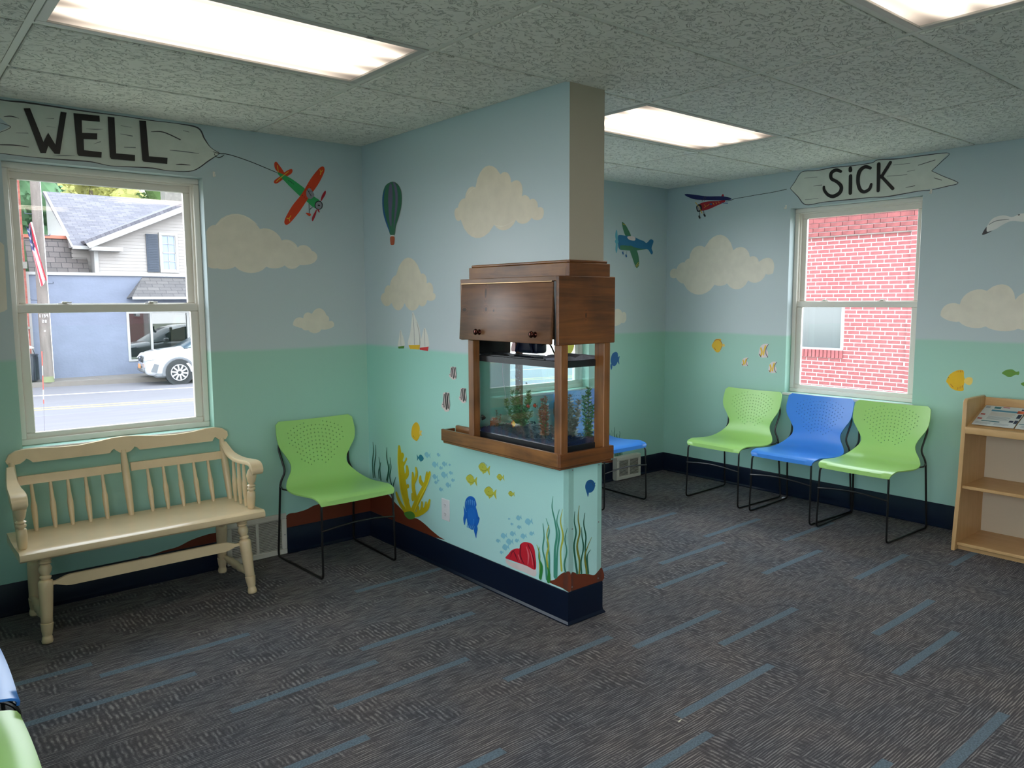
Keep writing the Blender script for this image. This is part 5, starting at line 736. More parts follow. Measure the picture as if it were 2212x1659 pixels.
m=bpy.data.materials.new('tank_water'); m.use_nodes=True; n=m.node_tree.nodes; l=m.node_tree.links; n.clear(); o_=n.new('ShaderNodeOutputMaterial'); t_=n.new('ShaderNodeBsdfTransparent'); v_=n.new('ShaderNodeVolumeAbsorption'); v_.inputs['Color'].default_value=(.25,.75,.72,1); v_.inputs['Density'].default_value=1.5
l.new(t_.outputs[0],o_.inputs['Surface']); l.new(v_.outputs[0],o_.inputs['Volume']); MATS['tank_water']=m
bm=NB(); box(bm,(TX0+.0055,TY0+.0055,.7965),(TX1-.0055,TY1-.0055,1.176)); w_=obj('tank_water',bm,'tank_water',None,sharp=None); tag(w_,'clear greenish water filling the glass fish tank','water')
mat('gravel_blue',(26,48,96),.6,noise=(160,.7),bump=(220,.8,.004))
bm=NB(); nx,ny=22,54; g=[]
for i in range(nx+1):
    r=[]
    for j in range(ny+1):
        x=TX0+.0065+(TX1-TX0-.013)*i/nx; y=TY0+.0065+(TY1-TY0-.013)*j/ny
        z=.846+.010*math.sin(j*.19+i*.1)+.014*max(0,math.sin(j*.11-2.2))+random.uniform(-.0035,.0035); r.append(bm.verts.new((x,y,z)))
    g.append(r)
for i in range(nx):
    for j in range(ny): bm.faces.new((g[i][j],g[i+1][j],g[i+1][j+1],g[i][j+1]))
base=bmesh.ops.extrude_face_region(bm,geom=bm.faces[:]); 
for v in [e for e in base['geom'] if isinstance(e,bmesh.types.BMVert)]: v.co.z=.7975
for _ in range(420):
    x,y=random.uniform(TX0+.012,TX1-.012),random.uniform(TY0+.012,TY1-.012); z=.846+.010*math.sin((y-TY0)/.0121*.19)+.014*max(0,math.sin((y-TY0)/.0121*.11-2.2)); s=random.uniform(.003,.006)
    bmesh.ops.create_icosphere(bm,subdivisions=1,radius=s,matrix=Matrix.Translation((x,y,z+.002)))
tag(obj('gravel',bm,'gravel_blue',None,sharp=None),'dark blue gravel on the bottom of the fish tank','gravel',kind='stuff')
def plant(x,y,stems,mt,lab,leafl=.012,sp=.2,dens=130):
    t=thing('aquarium_plant',lab,'plant',(x,y,.842)); bm=NB(); q=NB()
    for dx,dy,h in stems:
        P=crom([(dx*.15,dy*.15,0),(dx*.5,dy*.5,h*.4),(dx*.85,dy*.9,h*.75),(dx,dy,h)],5); tube(bm,P,[.0018]*len(P),5)
        n=int(h*dens)
        for k in range(n):
            f=(k+.5)/n; i=min(int(f*(len(P)-1)),len(P)-2); p=Vector(P[i]).lerp(Vector(P[i+1]),f*(len(P)-1)-i)
            for r in range(3):
                a=k*1.3+r*2.1+random.uniform(-.4,.4); L=1.8*leafl*(1.1-.5*f)*random.uniform(.8,1.2); d=Vector((math.cos(a),math.sin(a),random.uniform(.2,.9))).normalized(); s=d.cross(Vector((0,0,1))).normalized()*L*.34
                quad(q,[p,p+d*L*.5+s,p+d*L,p+d*L*.5-s],0)
    obj('stem',bm,mt[0],t,sharp=None); obj('leaves',q,mt[1],t,kind='stuff',sharp=None,norm=False); return t
mat('plant_green',(84,150,84),.5,noise=(60,.5)); mat('plant_olive',(110,130,88),.5,noise=(60,.5)); mat('plant_mauve',(170,142,138),.5,noise=(60,.5)); mat('plant_red',(190,96,80),.5,noise=(60,.5)); mat('plant_deep',(34,150,96),.5,noise=(60,.5))
plant(.09,-1.365,[(0,.05,.195),(.01,.02,.17),(-.01,.0,.20),(.02,-.055,.20),(-.02,-.105,.18),(0,.10,.145),(.03,.03,.12),(-.03,-.04,.13),(.01,-.08,.10)],('plant_green','plant_green'),'tall bushy green plastic plant in the middle of the fish tank',.017,.2,170)
plant(.07,-1.585,[(0,.04,.13),(0,.0,.19),(.02,.055,.08),(-.02,-.03,.15),(.01,.03,.175)],('plant_green','plant_red'),'reddish plastic plant at the post side of the fish tank',.015)
plant(.13,-1.70,[(0,0,.16),(-.03,.02,.19),(.03,-.02,.18),(.05,.0,.13),(-.05,-.02,.13),(.02,.03,.2)],('plant_mauve','plant_mauve'),'mauve bushy plastic plant at the narrow end of the fish tank',.019)
plant(.185,-1.76,[(0,0,.24),(-.01,.02,.20),(.01,-.02,.16)],('plant_deep','plant_deep'),'deep green plastic plant by the far post inside the tank',.018)
plant(.06,-1.235,[(0,.01,.09),(0,-.02,.07)],('plant_olive','plant_mauve'),'small grey plastic plant at the left of the fish tank',.011)
def fish(loc,L,rz,mt,mt2,lab,rx=0):
    t=thing('aquarium_fish',lab,'fish',loc,rz); bm=NB(); prof=[(-.5,.02),(-.4,.16),(-.2,.30),(0,.34),(.2,.27),(.38,.10),(.45,.06)]
    P=[(p*L,0,0) for p,_ in prof]; tube(bm,P,[r*L for _,r in prof],10,flat=.38)
    for v in bm.verts: pass
    obj('body',bm,mt,t,rot=(rx,0,0))
    bm=NB(); prism(bm,[(.40*L,.02*L),(.62*L,.26*L),(.58*L,0),(.62*L,-.26*L),(.40*L,-.02*L)],(-.001,.001),lambda u,v,w:(u,w,v)); obj('tail',bm,mt2,t)
    bm=NB(); prism(bm,[(-.2*L,.28*L),(0,.46*L),(.28*L,.40*L),(.25*L,.18*L)],(-.001,.001),lambda u,v,w:(u,w,v)); prism(bm,[(-.05*L,-.30*L),(.1*L,-.44*L),(.28*L,-.34*L),(.22*L,-.2*L)],(-.001,.001),lambda u,v,w:(u,w,v)); obj('fin',bm,mt2,t)
    for s in (-1,1):
        bm=NB(); bmesh.ops.create_icosphere(bm,subdivisions=1,radius=.035*L,matrix=Matrix.Translation((-.34*L,s*.075*L,.05*L))); obj('eye',bm,'tank_black',t)
mat('fish_yellow',(236,176,28),.3); mat('fish_orange',(214,84,30),.3); mat('fish_red',(190,60,36),.3); mat('fish_dark',(30,36,34),.4)
fish((.0,-1.432,.892),.042,PI*.42,'fish_yellow','fish_orange','yellow and orange fish low in the middle of the tank')
fish((.03,-1.505,.985),.026,PI*.5,'fish_red','fish_dark','small red fish nearer the tall green plant'); fish((.03,-1.555,.992),.026,-PI*.45,'fish_red','fish_dark','small red fish next to the corner post'); fish((-.005,-1.195,.897),.034,PI*.6,'fish_dark','fish_dark','dark little fish at the left glass of the tank'); fish((.0,-1.53,1.10),.012,PI*.5,'fish_dark','fish_dark','tiny dark fish swimming high in the tank')
mat('terracotta',(150,76,50),.6,noise=(90,.4))
t=thing('tank_ornament','terracotta coloured ornament on the gravel at the left of the tank','ornament',(.02,-1.255,.842)); bm=NB(); lathe(bm,(0,0,0),(0,0,.045),[(0,.018),(.4,.024),(.8,.020),(.95,.024),(1,.016)],14); obj('pot',bm,'terracotta',t)
for a,l_ in ((0,.02),(1.6,.018),(3.0,.02),(4.6,.016)):
    bm=NB(); tube(bm,crom([(0,0,.044),(.008*math.cos(a),.008*math.sin(a),.056),(l_*math.cos(a),l_*math.sin(a),.05)],4),[.006,.0055,.005,.005,.004,.004,.003,.003,.002],6); obj('arm',bm,'terracotta',t)
mat('tube_white',(205,215,215),.3)
bm=NB(); tube(bm,[(-.012,-1.178,.87),(-.012,-1.178,1.15)],.004,8); tag(obj('heater_tube',bm,'tube_white',None),'thin pale heater tube standing at the left end of the tank','tube')
bm=NB(); tube(bm,crom([(.12,-1.24,.90),(.12,-1.225,1.0),(.12,-1.20,1.12),(.12,-1.21,1.215)],5),.002,6); tag(obj('air_hose',bm,'tube_white',None),'thin white air hose hanging into the fish tank','hose')
t=thing('bubble_tube','clear lift tube with rising bubbles at the narrow end of the tank','tube',(.175,-1.735,.85)); bm=NB(); tube(bm,[(0,0,.12),(0,0,.32)],.010,12); obj('lift_tube',bm,'guard_plastic',t)
bm=NB()
for k in range(26): bmesh.ops.create_icosphere(bm,subdivisions=1,radius=random.uniform(.0012,.003),matrix=Matrix.Translation((random.uniform(-.02,.02),random.uniform(-.02,.02),random.uniform(.12,.32))))
obj('bubbles',bm,'tube_white',t,kind='stuff')
bm=NB()
for k in range(34): bmesh.ops.create_icosphere(bm,subdivisions=1,radius=random.uniform(.001,.0024),matrix=Matrix.Translation((.1+random.uniform(-.01,.01),-1.345+random.uniform(-.018,.018),random.uniform(1.03,1.17))))
tag(obj('bubbles',bm,'tube_white',None),'small bubbles rising above the tall green tank plant','bubbles',kind='stuff')
# lid, filter, folded cloth
t=bpy.data.objects.new('lid',None); COL.objects.link(t); t.parent=tk; t.location=(0,0,1.2195-TZ0); bm=NB(); box(bm,(-.118,-.20,0),(-.005,.315,.004)); box(bm,(.005,-.20,0),(.118,.315,.004)); obj('glass_flap',bm,'tank_glass',t)
bm=NB(); box(bm,(-.008,-.21,.001),(.008,.318,.008),.001); box(bm,(-.124,-.21,.0005),(-.117,.318,.0065),.001); obj('lid_hinge',bm,'tank_black',t)
bm=NB(); box(bm,(-.112,.02,.004),(-.090,.060,.016),.003); obj('handle',bm,'tank_black',t)
mat('filter_blue',(16,26,56),.4)
t=thing('hang_on_filter','dark blue hang-on filter at the back of the tank under the hood','filter',(.19,-1.36,1.22)); bm=NB(); box(bm,(-.04,-.07,.006),(.04,.09,.085),.018,seg=3); obj('filter_box',bm,'filter_blue',t)
bm=NB(); tube(bm,crom([(-.045,-.05,.012),(-.05,-.03,.06),(-.05,.02,.075),(-.05,.06,.05),(-.045,.08,.012)],5),.006,8); obj('hose',bm,'filter_blue',t); bm=NB(); tube(bm,crom([(.0,-.07,.05),(.0,-.12,.06),(.01,-.15,.01),(.03,-.16,-.04)],5),.004,6); obj('power_cord',bm,'black_metal',t)
mat('grey_cloth',(126,126,138),.85,noise=(30,.2))
bm=NB(); box(bm,(-.02,-1.80,1.2205),(.20,-1.665,1.246)); bmesh.ops.subdivide_edges(bm,edges=bm.edges[:],cuts=7,use_grid_fill=True)
for v in bm.verts:
    x,y,z=v.co
    if z>1.222: v.co.z=1.2215+(z-1.2205)*(.45+.55*abs(math.sin(x*30+y*22)))*(1-.5*abs((x-.09)/.12)**2)
    v.co.x+=.006*math.sin(y*60); v.co.y+=.004*math.sin(x*50)
for f in bm.faces:f.smooth=True
tag(obj('folded_cloth',bm,'grey_cloth',None,sharp=60),'crumpled grey cloth lying on the tank rim at the narrow end','cloth')
# ------------------------------------------------------------------ bookshelf
bs=thing('bookshelf','light birch display bookshelf with slanted top against the right wall','bookshelf',(2.69,-2.99,0))
def bx_(lo,hi,bev,mt,name,label=None):
    bm=NB(); o=Vector((2.69,-2.99,0)); box(bm,Vector(lo)-o,Vector(hi)-o,bev); return obj(name,bm,mt,bs,label,sharp=35)
sp_=[(2.478,0),(2.492,.14),(2.520,.40),(2.534,.72),(2.534,.875),(2.540,.893),(2.556,.903),(2.820,.903),(2.858,.885),(2.872,.86),(2.893,.84),(2.900,0)]
for y0_,y1_ in ((-2.553,-2.531),(-3.449,-3.427)):
    bm=NB(); prism(bm,[(x-2.69,z) for x,z in sp_],(y0_+2.99,y1_+2.99),lambda u,v,w:(u,w,v)); es=[e for e in bm.edges if abs(e.verts[0].co.y-e.verts[1].co.y)<1e-5]
    bmesh.ops.bevel(bm,geom=es,offset=.003,segments=1,affect='EDGES'); obj('side_panel',bm,'birch',bs)
ya,yb=-3.427,-2.553
bm=NB(); prism(bm,[(-.155,.706),(-.145,.735),(.112,.842),(.125,.842),(.125,.815),(-.120,.706)],(ya+2.99,yb+2.99),lambda u,v,w:(u,w,v)); obj('slanted_top',bm,'birch_y',bs)
bm=NB(); box(bm,(2.520-2.69,ya+2.99,.700),(2.556-2.69,yb+2.99,.742),.007,seg=2); obj('front_lip',bm,'birch_y',bs)
bx_((2.812,ya,.800),(2.830,yb,.893),.003,'birch_y','top_rail'); bx_((2.532,ya,.368),(2.880,yb,.387),.003,'birch_y','shelf'); bx_((2.505,ya,.028),(2.880,yb,.047),.003,'birch_y','shelf'); bx_((2.530,ya,0),(2.546,yb,.028),0,'birch_y','kick_board'); bx_((2.880,ya,.03),(2.890,yb,.80),0,'hardboard','back_panel','pale beige back panel')
for nm,c in (('pg_white',(206,208,206)),('pg_teal',(36,108,120)),('pg_blue',(70,132,160)),('pg_green',(150,166,60)),('pg_red',(186,70,60)),('pg_grey',(150,156,162)),('pg_orange',(226,96,50)),('pg_dark',(40,44,70)),('pg_tan',(196,176,160))): mat(nm,c,.4)
def brochure(yc_,lb,bars,group=None):
    # local: u along -y (left to right in view), v up the slope
    t=thing('brochure',lb,'brochure',(2.566,yc_,.7545)); sl=math.atan2(.107,.257); mx=lambda u,v,w:(v*math.cos(sl)-w*math.sin(sl),-u,v*math.sin(sl)+w*math.cos(sl))
    bm=NB(); prism(bm,[(-.108,0),(.108,0),(.108,.235),(-.108,.235)],(0,.003),lambda u,v,w:mx(u,v,w)); obj('cover',bm,'pg_white',t)
    ms=[]; bm=NB()
    for m_,u0,u1,v0,v1 in bars:
        if m_ not in ms: ms.append(m_)
        quad(bm,[mx(-.108+u0*.216,v0*.235,.0034),mx(-.108+u1*.216,v0*.235,.0034),mx(-.108+u1*.216,v1*.235,.0034),mx(-.108+u0*.216,v1*.235,.0034)],ms.index(m_))
    obj('printing',bm,ms,t,sharp=None,norm=False)
tx=lambda x0,x1,y0,n,s,c='pg_grey':[(c,x0,x1-(.06 if k%3==2 else 0),y0-k*s,y0-k*s+s*.4) for k in range(n)]
brochure(-2.682,'white brochure with blue bar and red figure, leftmost on the slanted bookshelf top',[('pg_grey',.03,.14,.86,.95),('pg_teal',.24,.40,.86,.96),('pg_red',.44,.60,.93,.97),('pg_blue',.22,.94,.72,.80),('pg_orange',.84,1.0,.70,.84),('pg_dark',.90,.98,.86,.93),('pg_dark',.90,.99,.46,.66),('pg_red',.03,.14,.50,.56),('pg_red',.03,.14,.28,.34),('pg_teal',.16,.60,.19,.23),('pg_dark',.80,.90,.24,.33),('pg_dark',.92,1.0,.20,.36)]+tx(.24,.84,.64,4,.045,'pg_tan')+tx(.24,.78,.44,4,.045,'pg_grey')+tx(.05,.42,.12,3,.035)+tx(.50,.85,.12,3,.035))
brochure(-2.905,'white brochure with green bar, right of the one with the red figure',[('pg_teal',.10,.45,.84,.95),('pg_green',.0,.95,.60,.68),('pg_teal',.03,.9,.19,.22),('pg_dark',.6,.72,.04,.14)]+tx(.12,.85,.54,6,.05)+tx(.12,.85,.80,3,.045)+tx(.1,.5,.13,3,.035))
# bits of litter on the carpet
mat('paper',(226,222,206),.8)
bm=NB(); prism(bm,[(-.012,-.003),(.010,.001),(.013,.004),(-.006,.003)],(.0008,.0016),lambda u,v,w:(u,v,w)); tag(obj('paper_scrap',bm,'paper',None,loc=(-.269,-2.669,0)),'tiny cream paper scrap on the carpet near the lower middle','litter')
bm=NB(); box(bm,(-.012,-.010,.0),(.012,.010,.012),.003); box(bm,(.010,-.006,.002),(.022,.006,.010),.002); tag(obj('door_stop',bm,'plate_white',None,loc=(2.80,-1.243,0)),'small white plastic piece on the carpet behind the chair row','litter')
# ------------------------------------------------------------------ outdoors
GZ=-1.0
mat('asphalt',(91,88,93),.9,noise=(2.2,.10,(.3,2,1))); mat('concrete',(103,96,91),.85,noise=(5,.12)); mat('grass_far',(128,130,112),.95,noise=(8,.3)); mat('road_white',(161,159,159),.8); mat('road_yellow',(149,136,85),.8,noise=(40,.15))
mat('stucco_blue',(102,108,125),.8,noise=(1.6,.10,(1,1,2)),bump=(14,.3,.02)); mat('clapboard',(142,136,133),.6,noise=(3,.04)); mat('trim_white',(147,146,145),.5); mat('shutter_blue',(44,52,66),.6); mat('chimney_stone',(113,109,103),.9,noise=(9,.25))
mat('foundation',(102,96,90),.9)
def shingle_mat(name,c1,c2,c3,rowh,tab,axis_u,axis_v):
    m=bpy.data.materials.new(name); m.use_nodes=True; n=m.node_tree.nodes; l=m.node_tree.links; b=n['Principled BSDF']
    g=n.new('ShaderNodeUVMap'); br=n.new('ShaderNodeTexBrick'); br.inputs['Color1'].default_value=lin(c1); br.inputs['Color2'].default_value=lin(c2); br.inputs['Mortar'].default_value=lin(c3); br.inputs['Scale'].default_value=1; br.inputs['Mortar Size'].default_value=rowh*.06; br.inputs['Brick Width'].default_value=tab; br.inputs['Row Height'].default_value=rowh; br.inputs['Bias'].default_value=0
    l.new(g.outputs[0],br.inputs['Vector']); l.new(br.outputs['Color'],b.inputs['Base Color']); b.inputs['Roughness'].default_value=.9; MATS[name]=m
shingle_mat('shingle_grey',(80,78,86),(100,97,104),(62,60,67),.14,.32,0,1); shingle_mat('shingle_brown',(86,81,80),(106,98,96),(58,54,56),.19,.30,0,1); shingle_mat('shingle_awning',(78,75,76),(94,90,89),(58,55,57),.16,.36,0,1)
shingle_mat('brick_far',(118,54,48),(140,78,64),(116,92,88),.075,.21,0,1)
def uvq(bm,ps,mi=0,sc=1.):
    f=quad(bm,ps,mi); uv=bm.loops.layers.uv.verify(); p=[Vector(q) for q in ps]; ux=(p[1]-p[0]).normalized(); nn=ux.cross(p[-1]-p[0]).normalized(); vy=nn.cross(ux)
    for lp,q in zip(f.loops,p): lp[uv].uv=((q-p[0]).dot(ux)*sc,(q-p[0]).dot(vy)*sc)
    return f
def slab(bm,ps,th,mi=0,mi2=None):
    """textured quad/poly with thickness, ps counter-clockwise seen from outside"""
    f=uvq(bm,ps,mi); p=[Vector(q) for q in ps]; n_=(p[1]-p[0]).cross(p[-1]-p[0]).normalized()*th
    L=[q-n_ for q in p]; k=mi if mi2 is None else mi2
    for i in range(len(p)): uvq(bm,[p[i],L[i],L[(i+1)%len(p)],p[(i+1)%len(p)]],k)
    uvq(bm,L[::-1],k)
bm=NB(); box(bm,(-40,.16,GZ-.3),(60,75,GZ-.02)); box(bm,(3.1,-20,GZ-.3),(60,.16,GZ-.02)); box(bm,(-40,-20,GZ-.3),(-2.9,.16,GZ-.02)); box(bm,(-40,-45,GZ-.3),(60,-20,GZ-.02)); obj('ground',bm,'grass_far',kind='structure',sharp=None)
rs=-.2   # the street drifts towards us to the right
sx_=lambda X,Y0:Y0+rs*(X-2.5)
def strip(bm,ya,yb,z,x0=-30,x1=40,mi=0,th=.02):
    prism(bm,[(x0,sx_(x0,ya)),(x1,sx_(x1,ya)),(x1,sx_(x1,yb)),(x0,sx_(x0,yb))],(z-th,z),lambda u,v,w:(u,v,w),mi)
bm=NB(); strip(bm,7.0,21.9,GZ); obj('road',bm,'asphalt',kind='structure',sharp=None)
bm=NB(); strip(bm,19.25,19.42,GZ+.004,th=.004); strip(bm,9.5,9.65,GZ+.004,th=.004); tag(obj('lane_line',bm,'road_white',None),'white edge lines painted along the street','road marking')
bm=NB(); strip(bm,15.95,16.10,GZ+.004,th=.004); strip(bm,16.35,16.5,GZ+.004,th=.004); tag(obj('centre_line',bm,'road_yellow',None),'pale yellow centre lines painted along the street','road marking')
bm=NB(); strip(bm,21.75,21.95,-.855,th=.16); sw_=obj('kerb',bm,'concrete',kind='structure',sharp=None)
side=bpy.data.objects.new('sidewalk',None); COL.objects.link(side); side['kind']='structure'
for k in range(-6,12):
    a,b=k*1.5-.0,k*1.5+1.49; bm=NB(); prism(bm,[(a,sx_(a,21.96)),(b,sx_(b,21.96)),(b,26.2),(a,26.2)],(-.95,-.85),lambda u,v,w:(u,v,w)); obj('paving_slab',bm,'concrete',side,sharp=None)
# ---- blue shop front and white clapboard house over it
FY=23.0
hs=thing('shop_house','white clapboard house over a blue painted shop across the street','house',(4.5,FY,-.85))
def HP(fn,mt,name,par=None,label=None,kind=None,sharp=30):
    bm=NB(); fn(bm); bmesh.ops.translate(bm,verts=bm.verts,vec=(-4.5,-FY,.85)); return obj(name,bm,mt,par or hs,label,kind,sharp=sharp)
def bxs(*L): return lambda bm:[box(bm,a,b) for a,b in L]
HP(bxs(((1.40,FY,-.86),(4.10,FY+6,2.36)),((6.15,FY,-.86),(10,FY+6,2.36)),((4.10,FY,1.20),(6.15,FY+6,2.36)),((4.10,FY,-.86),(6.15,FY+.3,-.42)),((4.10,FY+3,-.5),(6.15,FY+6,1.3))),'stucco_blue','shop_wall')
HP(bxs(((1.34,FY-.06,2.33),(10,FY+.3,2.42)),((1.34,FY-.05,-.86),(1.42,FY+.05,2.36))),'trim_white','parapet_cap')
sw=HP(bxs(((4.06,FY-.02,1.12),(6.2,FY+.12,1.20)),((4.06,FY-.02,-.44),(6.2,FY+.12,-.38)),((4.06,FY-.02,-.38),(4.14,FY+.12,1.12)),((4.77,FY-.02,-.38),(4.84,FY+.12,1.12)),((5.95,FY-.02,-.38),(6.03,FY+.12,1.12))),'trim_white','shop_window_frame')
mat('dark_shop',(52,56,60),.25); MATS['shop_glass']=glassmat('shop_glass',(.5,.52,.52),f0=.1)
for a,b in ((4.14,4.77),(4.84,5.95)):
    o_=HP(bxs(((a,FY+.04,-.38),(b,FY+.05,1.12))),'shop_glass','pane',sw,sharp=None)
HP(bxs(((4.1,FY+2.0,-.42),(6.15,FY+2.05,1.2))),'dark_shop','shop_interior_wall'); mat('shop_paper',(176,158,136),.8,noise=(1.5,.2)); mat('sign_green',(70,150,120),.6)
def paperp(bm): prism(bm,[(5.42,-.1),(5.86,-.1),(5.90,.4),(5.86,1.06),(5.54,1.06),(5.50,.8),(5.44,.5)],(FY+.07,FY+.09),lambda u,v,w:(u,w,v))
pp=HP(paperp,'shop_paper','window_paper',label='tan paper hung inside the shop window')
def leafp(bm): prism(bm,[(5.58,.92),(5.66,.98),(5.76,1.0),(5.78,.9),(5.70,.80),(5.66,.74),(5.64,.86)],(FY+.062,FY+.068),lambda u,v,w:(u,w,v))
HP(leafp,'sign_green','leaf_sign',pp)
# pent roof above the shop window
def pent(bm): slab(bm,[(4.10,FY-.75,1.66),(10,FY-.75,1.66),(10,FY-.0,2.30),(4.62,FY-.0,2.30)],.05); slab(bm,[(4.10,FY,1.62),(4.10,FY-.75,1.66),(4.62,FY-.0,2.30),(4.61,FY,2.30)],.02)
HP(pent,'shingle_awning','pent_roof',sharp=None); HP(bxs(((4.10,FY-.76,1.58),(10,FY-.70,1.66))),'trim_white','pent_fascia')
# upper house walls: overlapping clapboards (too small to pick out singly)
def claps(bm):
    z=2.40
    while z<5.1:
        x0=3.34
        if z>3.30: x0=3.34+(z-3.30)/.459
        if x0<9.5: 
            prism(bm,[(FY+.10,z),(FY+.082,z),(FY+.095,z+.115),(FY+.10,z+.115)],(x0-4.5,5.0),lambda u,v,w:(w+4.5,u,v))
        z+=.105
HP(claps,'clapboard','clapboards',kind='stuff')
def sidecl(bm):
    z=2.4
    while z<3.3:
        box(bm,(2.72,FY+.60,z),(3.30,FY+.62,z+.10)); z+=.13
HP(sidecl,'clapboard','rear_clapboards',kind='stuff')
HP(bxs(((3.24,FY+.04,2.40),(3.36,FY+.62,3.30)),((3.24,FY+.02,2.36),(10,FY+.09,2.44))),'trim_white','corner_board')
HP(bxs(((3.37,FY+.1,2.4),(10,FY+5,3.3)),((2.75,FY+.62,2.4),(3.4,FY+5,3.25))),'clapboard','wall_core')
def gab(bm): prism(bm,[(3.34,3.3),(10.6,3.3),(7.0,4.95)],(FY+.1,FY+3),lambda u,v,w:(u,w,v))
HP(gab,'clapboard','gable_core')
# roofs
def mroof(bm): slab(bm,[(2.66,FY-.1,3.22),(3.15,FY-.1,3.22),(3.15,FY+.2,3.366),(9,FY+.2,3.366),(9,27.3,5.36),(2.62,27.3,5.36)],.10)
HP(mroof,'shingle_grey','main_roof',sharp=None)
def mroof2(bm): slab(bm,[(2.96,FY-.30,3.30),(6.98,FY-.30,5.14),(6.98,27,5.14),(2.96,27,3.30)][::-1],.10)
def mroof3(bm): slab(bm,[(6.98,FY-.30,5.14),(11,FY-.30,3.30),(11,27,3.30),(6.98,27,5.14)][::-1],.10)
HP(mroof2,'shingle_grey','gable_roof_left',sharp=None); HP(mroof3,'shingle_grey','gable_roof_right',sharp=None)
def rake(bm): prism(bm,[(2.96,3.30),(6.98,5.14),(6.98,4.96),(3.05,3.16)],(FY-.36,FY-.29),lambda u,v,w:(u,w,v)); prism(bm,[(2.60,3.20),(2.62,5.34),(2.70,5.34),(2.70,3.20)],(FY-.12,FY-.1),lambda u,v,w:(u,(w+(v-3.2)*2.0),v))
HP(rake,'trim_white','rake_board'); HP(bxs(((2.62,FY-.14,3.14),(3.30,FY-.06,3.24)),((3.10,FY-.34,3.10),(4.0,FY+.1,3.22))),'trim_white','eave_return')
def lgab(bm): prism(bm,[(FY+.2,3.2),(27.2,3.2),(27.2,5.25)],(2.68,2.74),lambda u,v,w:(w,u,v))
HP(lgab,'trim_white','left_gable_wall')
hw=HP(lambda bm:rect_frame(bm,lambda u,w,v:(u,FY+w,v),5.20,5.80,2.46,3.78,.02,.09,.085,.004),'trim_white','house_window')
HP(lambda bm:(rect_frame(bm,lambda u,w,v:(u,FY+w,v),5.285,5.715,2.545,3.695,.05,.09,.03,.002),box(bm,(5.3,FY+.05,3.10),(5.7,FY+.09,3.14)),box(bm,(5.3,FY+.055,2.83),(5.7,FY+.08,2.85)),box(bm,(5.3,FY+.055,3.40),(5.7,FY+.08,3.42)),box(bm,(5.49,FY+.055,2.56),(5.51,FY+.08,3.68))),'trim_white','glazing_bars',hw)
mat('pane_blue',(120,138,170),.15); HP(bxs(((5.3,FY+.082,2.56),(5.7,FY+.09,3.68))),'pane_blue','pane',hw)
def shut(bm):
    box(bm,(4.80,FY+.03,2.48),(5.17,FY+.07,3.72),.004)
    for k in range(22): box(bm,(4.84,FY+.018,2.52+k*.054),(5.13,FY+.032,2.55+k*.054))
HP(shut,'shutter_blue','shutter',label='dark blue grey louvred shutter')
def lowroof(bm): slab(bm,[(1.5,FY+.35,2.40),(3.15,FY+.35,2.40),(3.15,FY+.95,3.52),(1.5,FY+.95,3.52)],.06)
HP(lowroof,'shingle_brown','low_steep_roof',sharp=None); mat('rust_cap',(176,104,84),.7); HP(bxs(((1.5,FY+.88,3.50),(2.78,FY+1.0,3.60))),'rust_cap','roof_ridge_cap')
t=HP(bxs(((6.95,28.2,4.2),(7.6,28.8,6.1))),'chimney_stone','chimney'); HP(bxs(((6.9,28.15,6.1),(7.65,28.85,6.2))),'chimney_stone','chimney_cap')
# ---- old brick building at the left of the view
bb=thing('brick_building','tall red brick building at the left edge of the street view','building',(-1.2,24,-.85))
bm=NB()
for ps in ([(-4,22.75,-.86),(1.322,22.75,-.86),(1.322,22.75,8),(-4,22.75,8)],[(1.322,22.75,-.86),(1.322,23.9,-.86),(1.322,23.9,8),(1.322,22.75,8)],[(1.322,23.9,-.86),(-4,23.9,-.86),(-4,23.9,8),(1.322,23.9,8)],[(-4,22.75,8),(-4,23.9,8),(1.322,23.9,8),(1.322,22.75,8)],[(-4,23.9,-.86),(-4,22.75,-.86),(-4,22.75,8),(-4,23.9,8)]): uvq(bm,[(x+1.2,y-24,z+.85) for x,y,z in ps])
obj('brick_wall',bm,'brick_far',bb,sharp=None,norm=False)
bm=NB(); box(bm,(-2.8,-1.33,3.35),(2.56,-1.2,3.55)); box(bm,(-2.8,-1.31,1.55),(2.54,-1.2,1.62)); obj('stone_band',bm,'chimney_stone',bb)
# ---- utility pole with flag
mat('pole_wood',(105,96,91),.9,noise=(9,.3,(1,1,.15)),bump=(30,.5,.02)); mat('plate_metal',(230,230,235),.4); mat('moss',(110,116,84),.95)
up=thing('utility_pole','weathered grey wooden utility pole on the far sidewalk','pole',(1.60,22.05,-.86)); bm=NB(); tube(bm,[(0,0,0),(0,0,2),(.01,0,5),(.02,0,9.5)],[.155,.145,.130,.105],16); obj('shaft',bm,'pole_wood',up)
bm=NB(); tube(bm,[(0,0,0),(0,0,.22)],[.162,.152],16); obj('mossy_foot',bm,'moss',up)
def digits(s,x,z,h,y,par):
    seg={'1':'bc','3':'abcdg','5':'acdfg','4':'bcfg','2':'abdeg','8':'abcdefg','0':'abcdef'}; bm=NB(); w=h*.5; t_=h*.14
    for i,c in enumerate(s):
        ox=x+i*(w+h*.28)
        R_={'a':(0,w,h-t_,h),'g':(0,w,h/2-t_/2,h/2+t_/2),'d':(0,w,0,t_),'f':(0,t_,h/2,h),'b':(w-t_,w,h/2,h),'e':(0,t_,0,h/2),'c':(w-t_,w,0,h/2)}
        for k in seg[c]: a,b,c0,d=R_[k]; box(bm,(ox+a,y-.01,z+c0),(ox+b,y,z+d))
    return obj('pole_number',bm,'plate_metal',par)
digits('1134',-.155,1.92,.085,-.146,up); digits('28',-.07,1.76,.085,-.148,up)
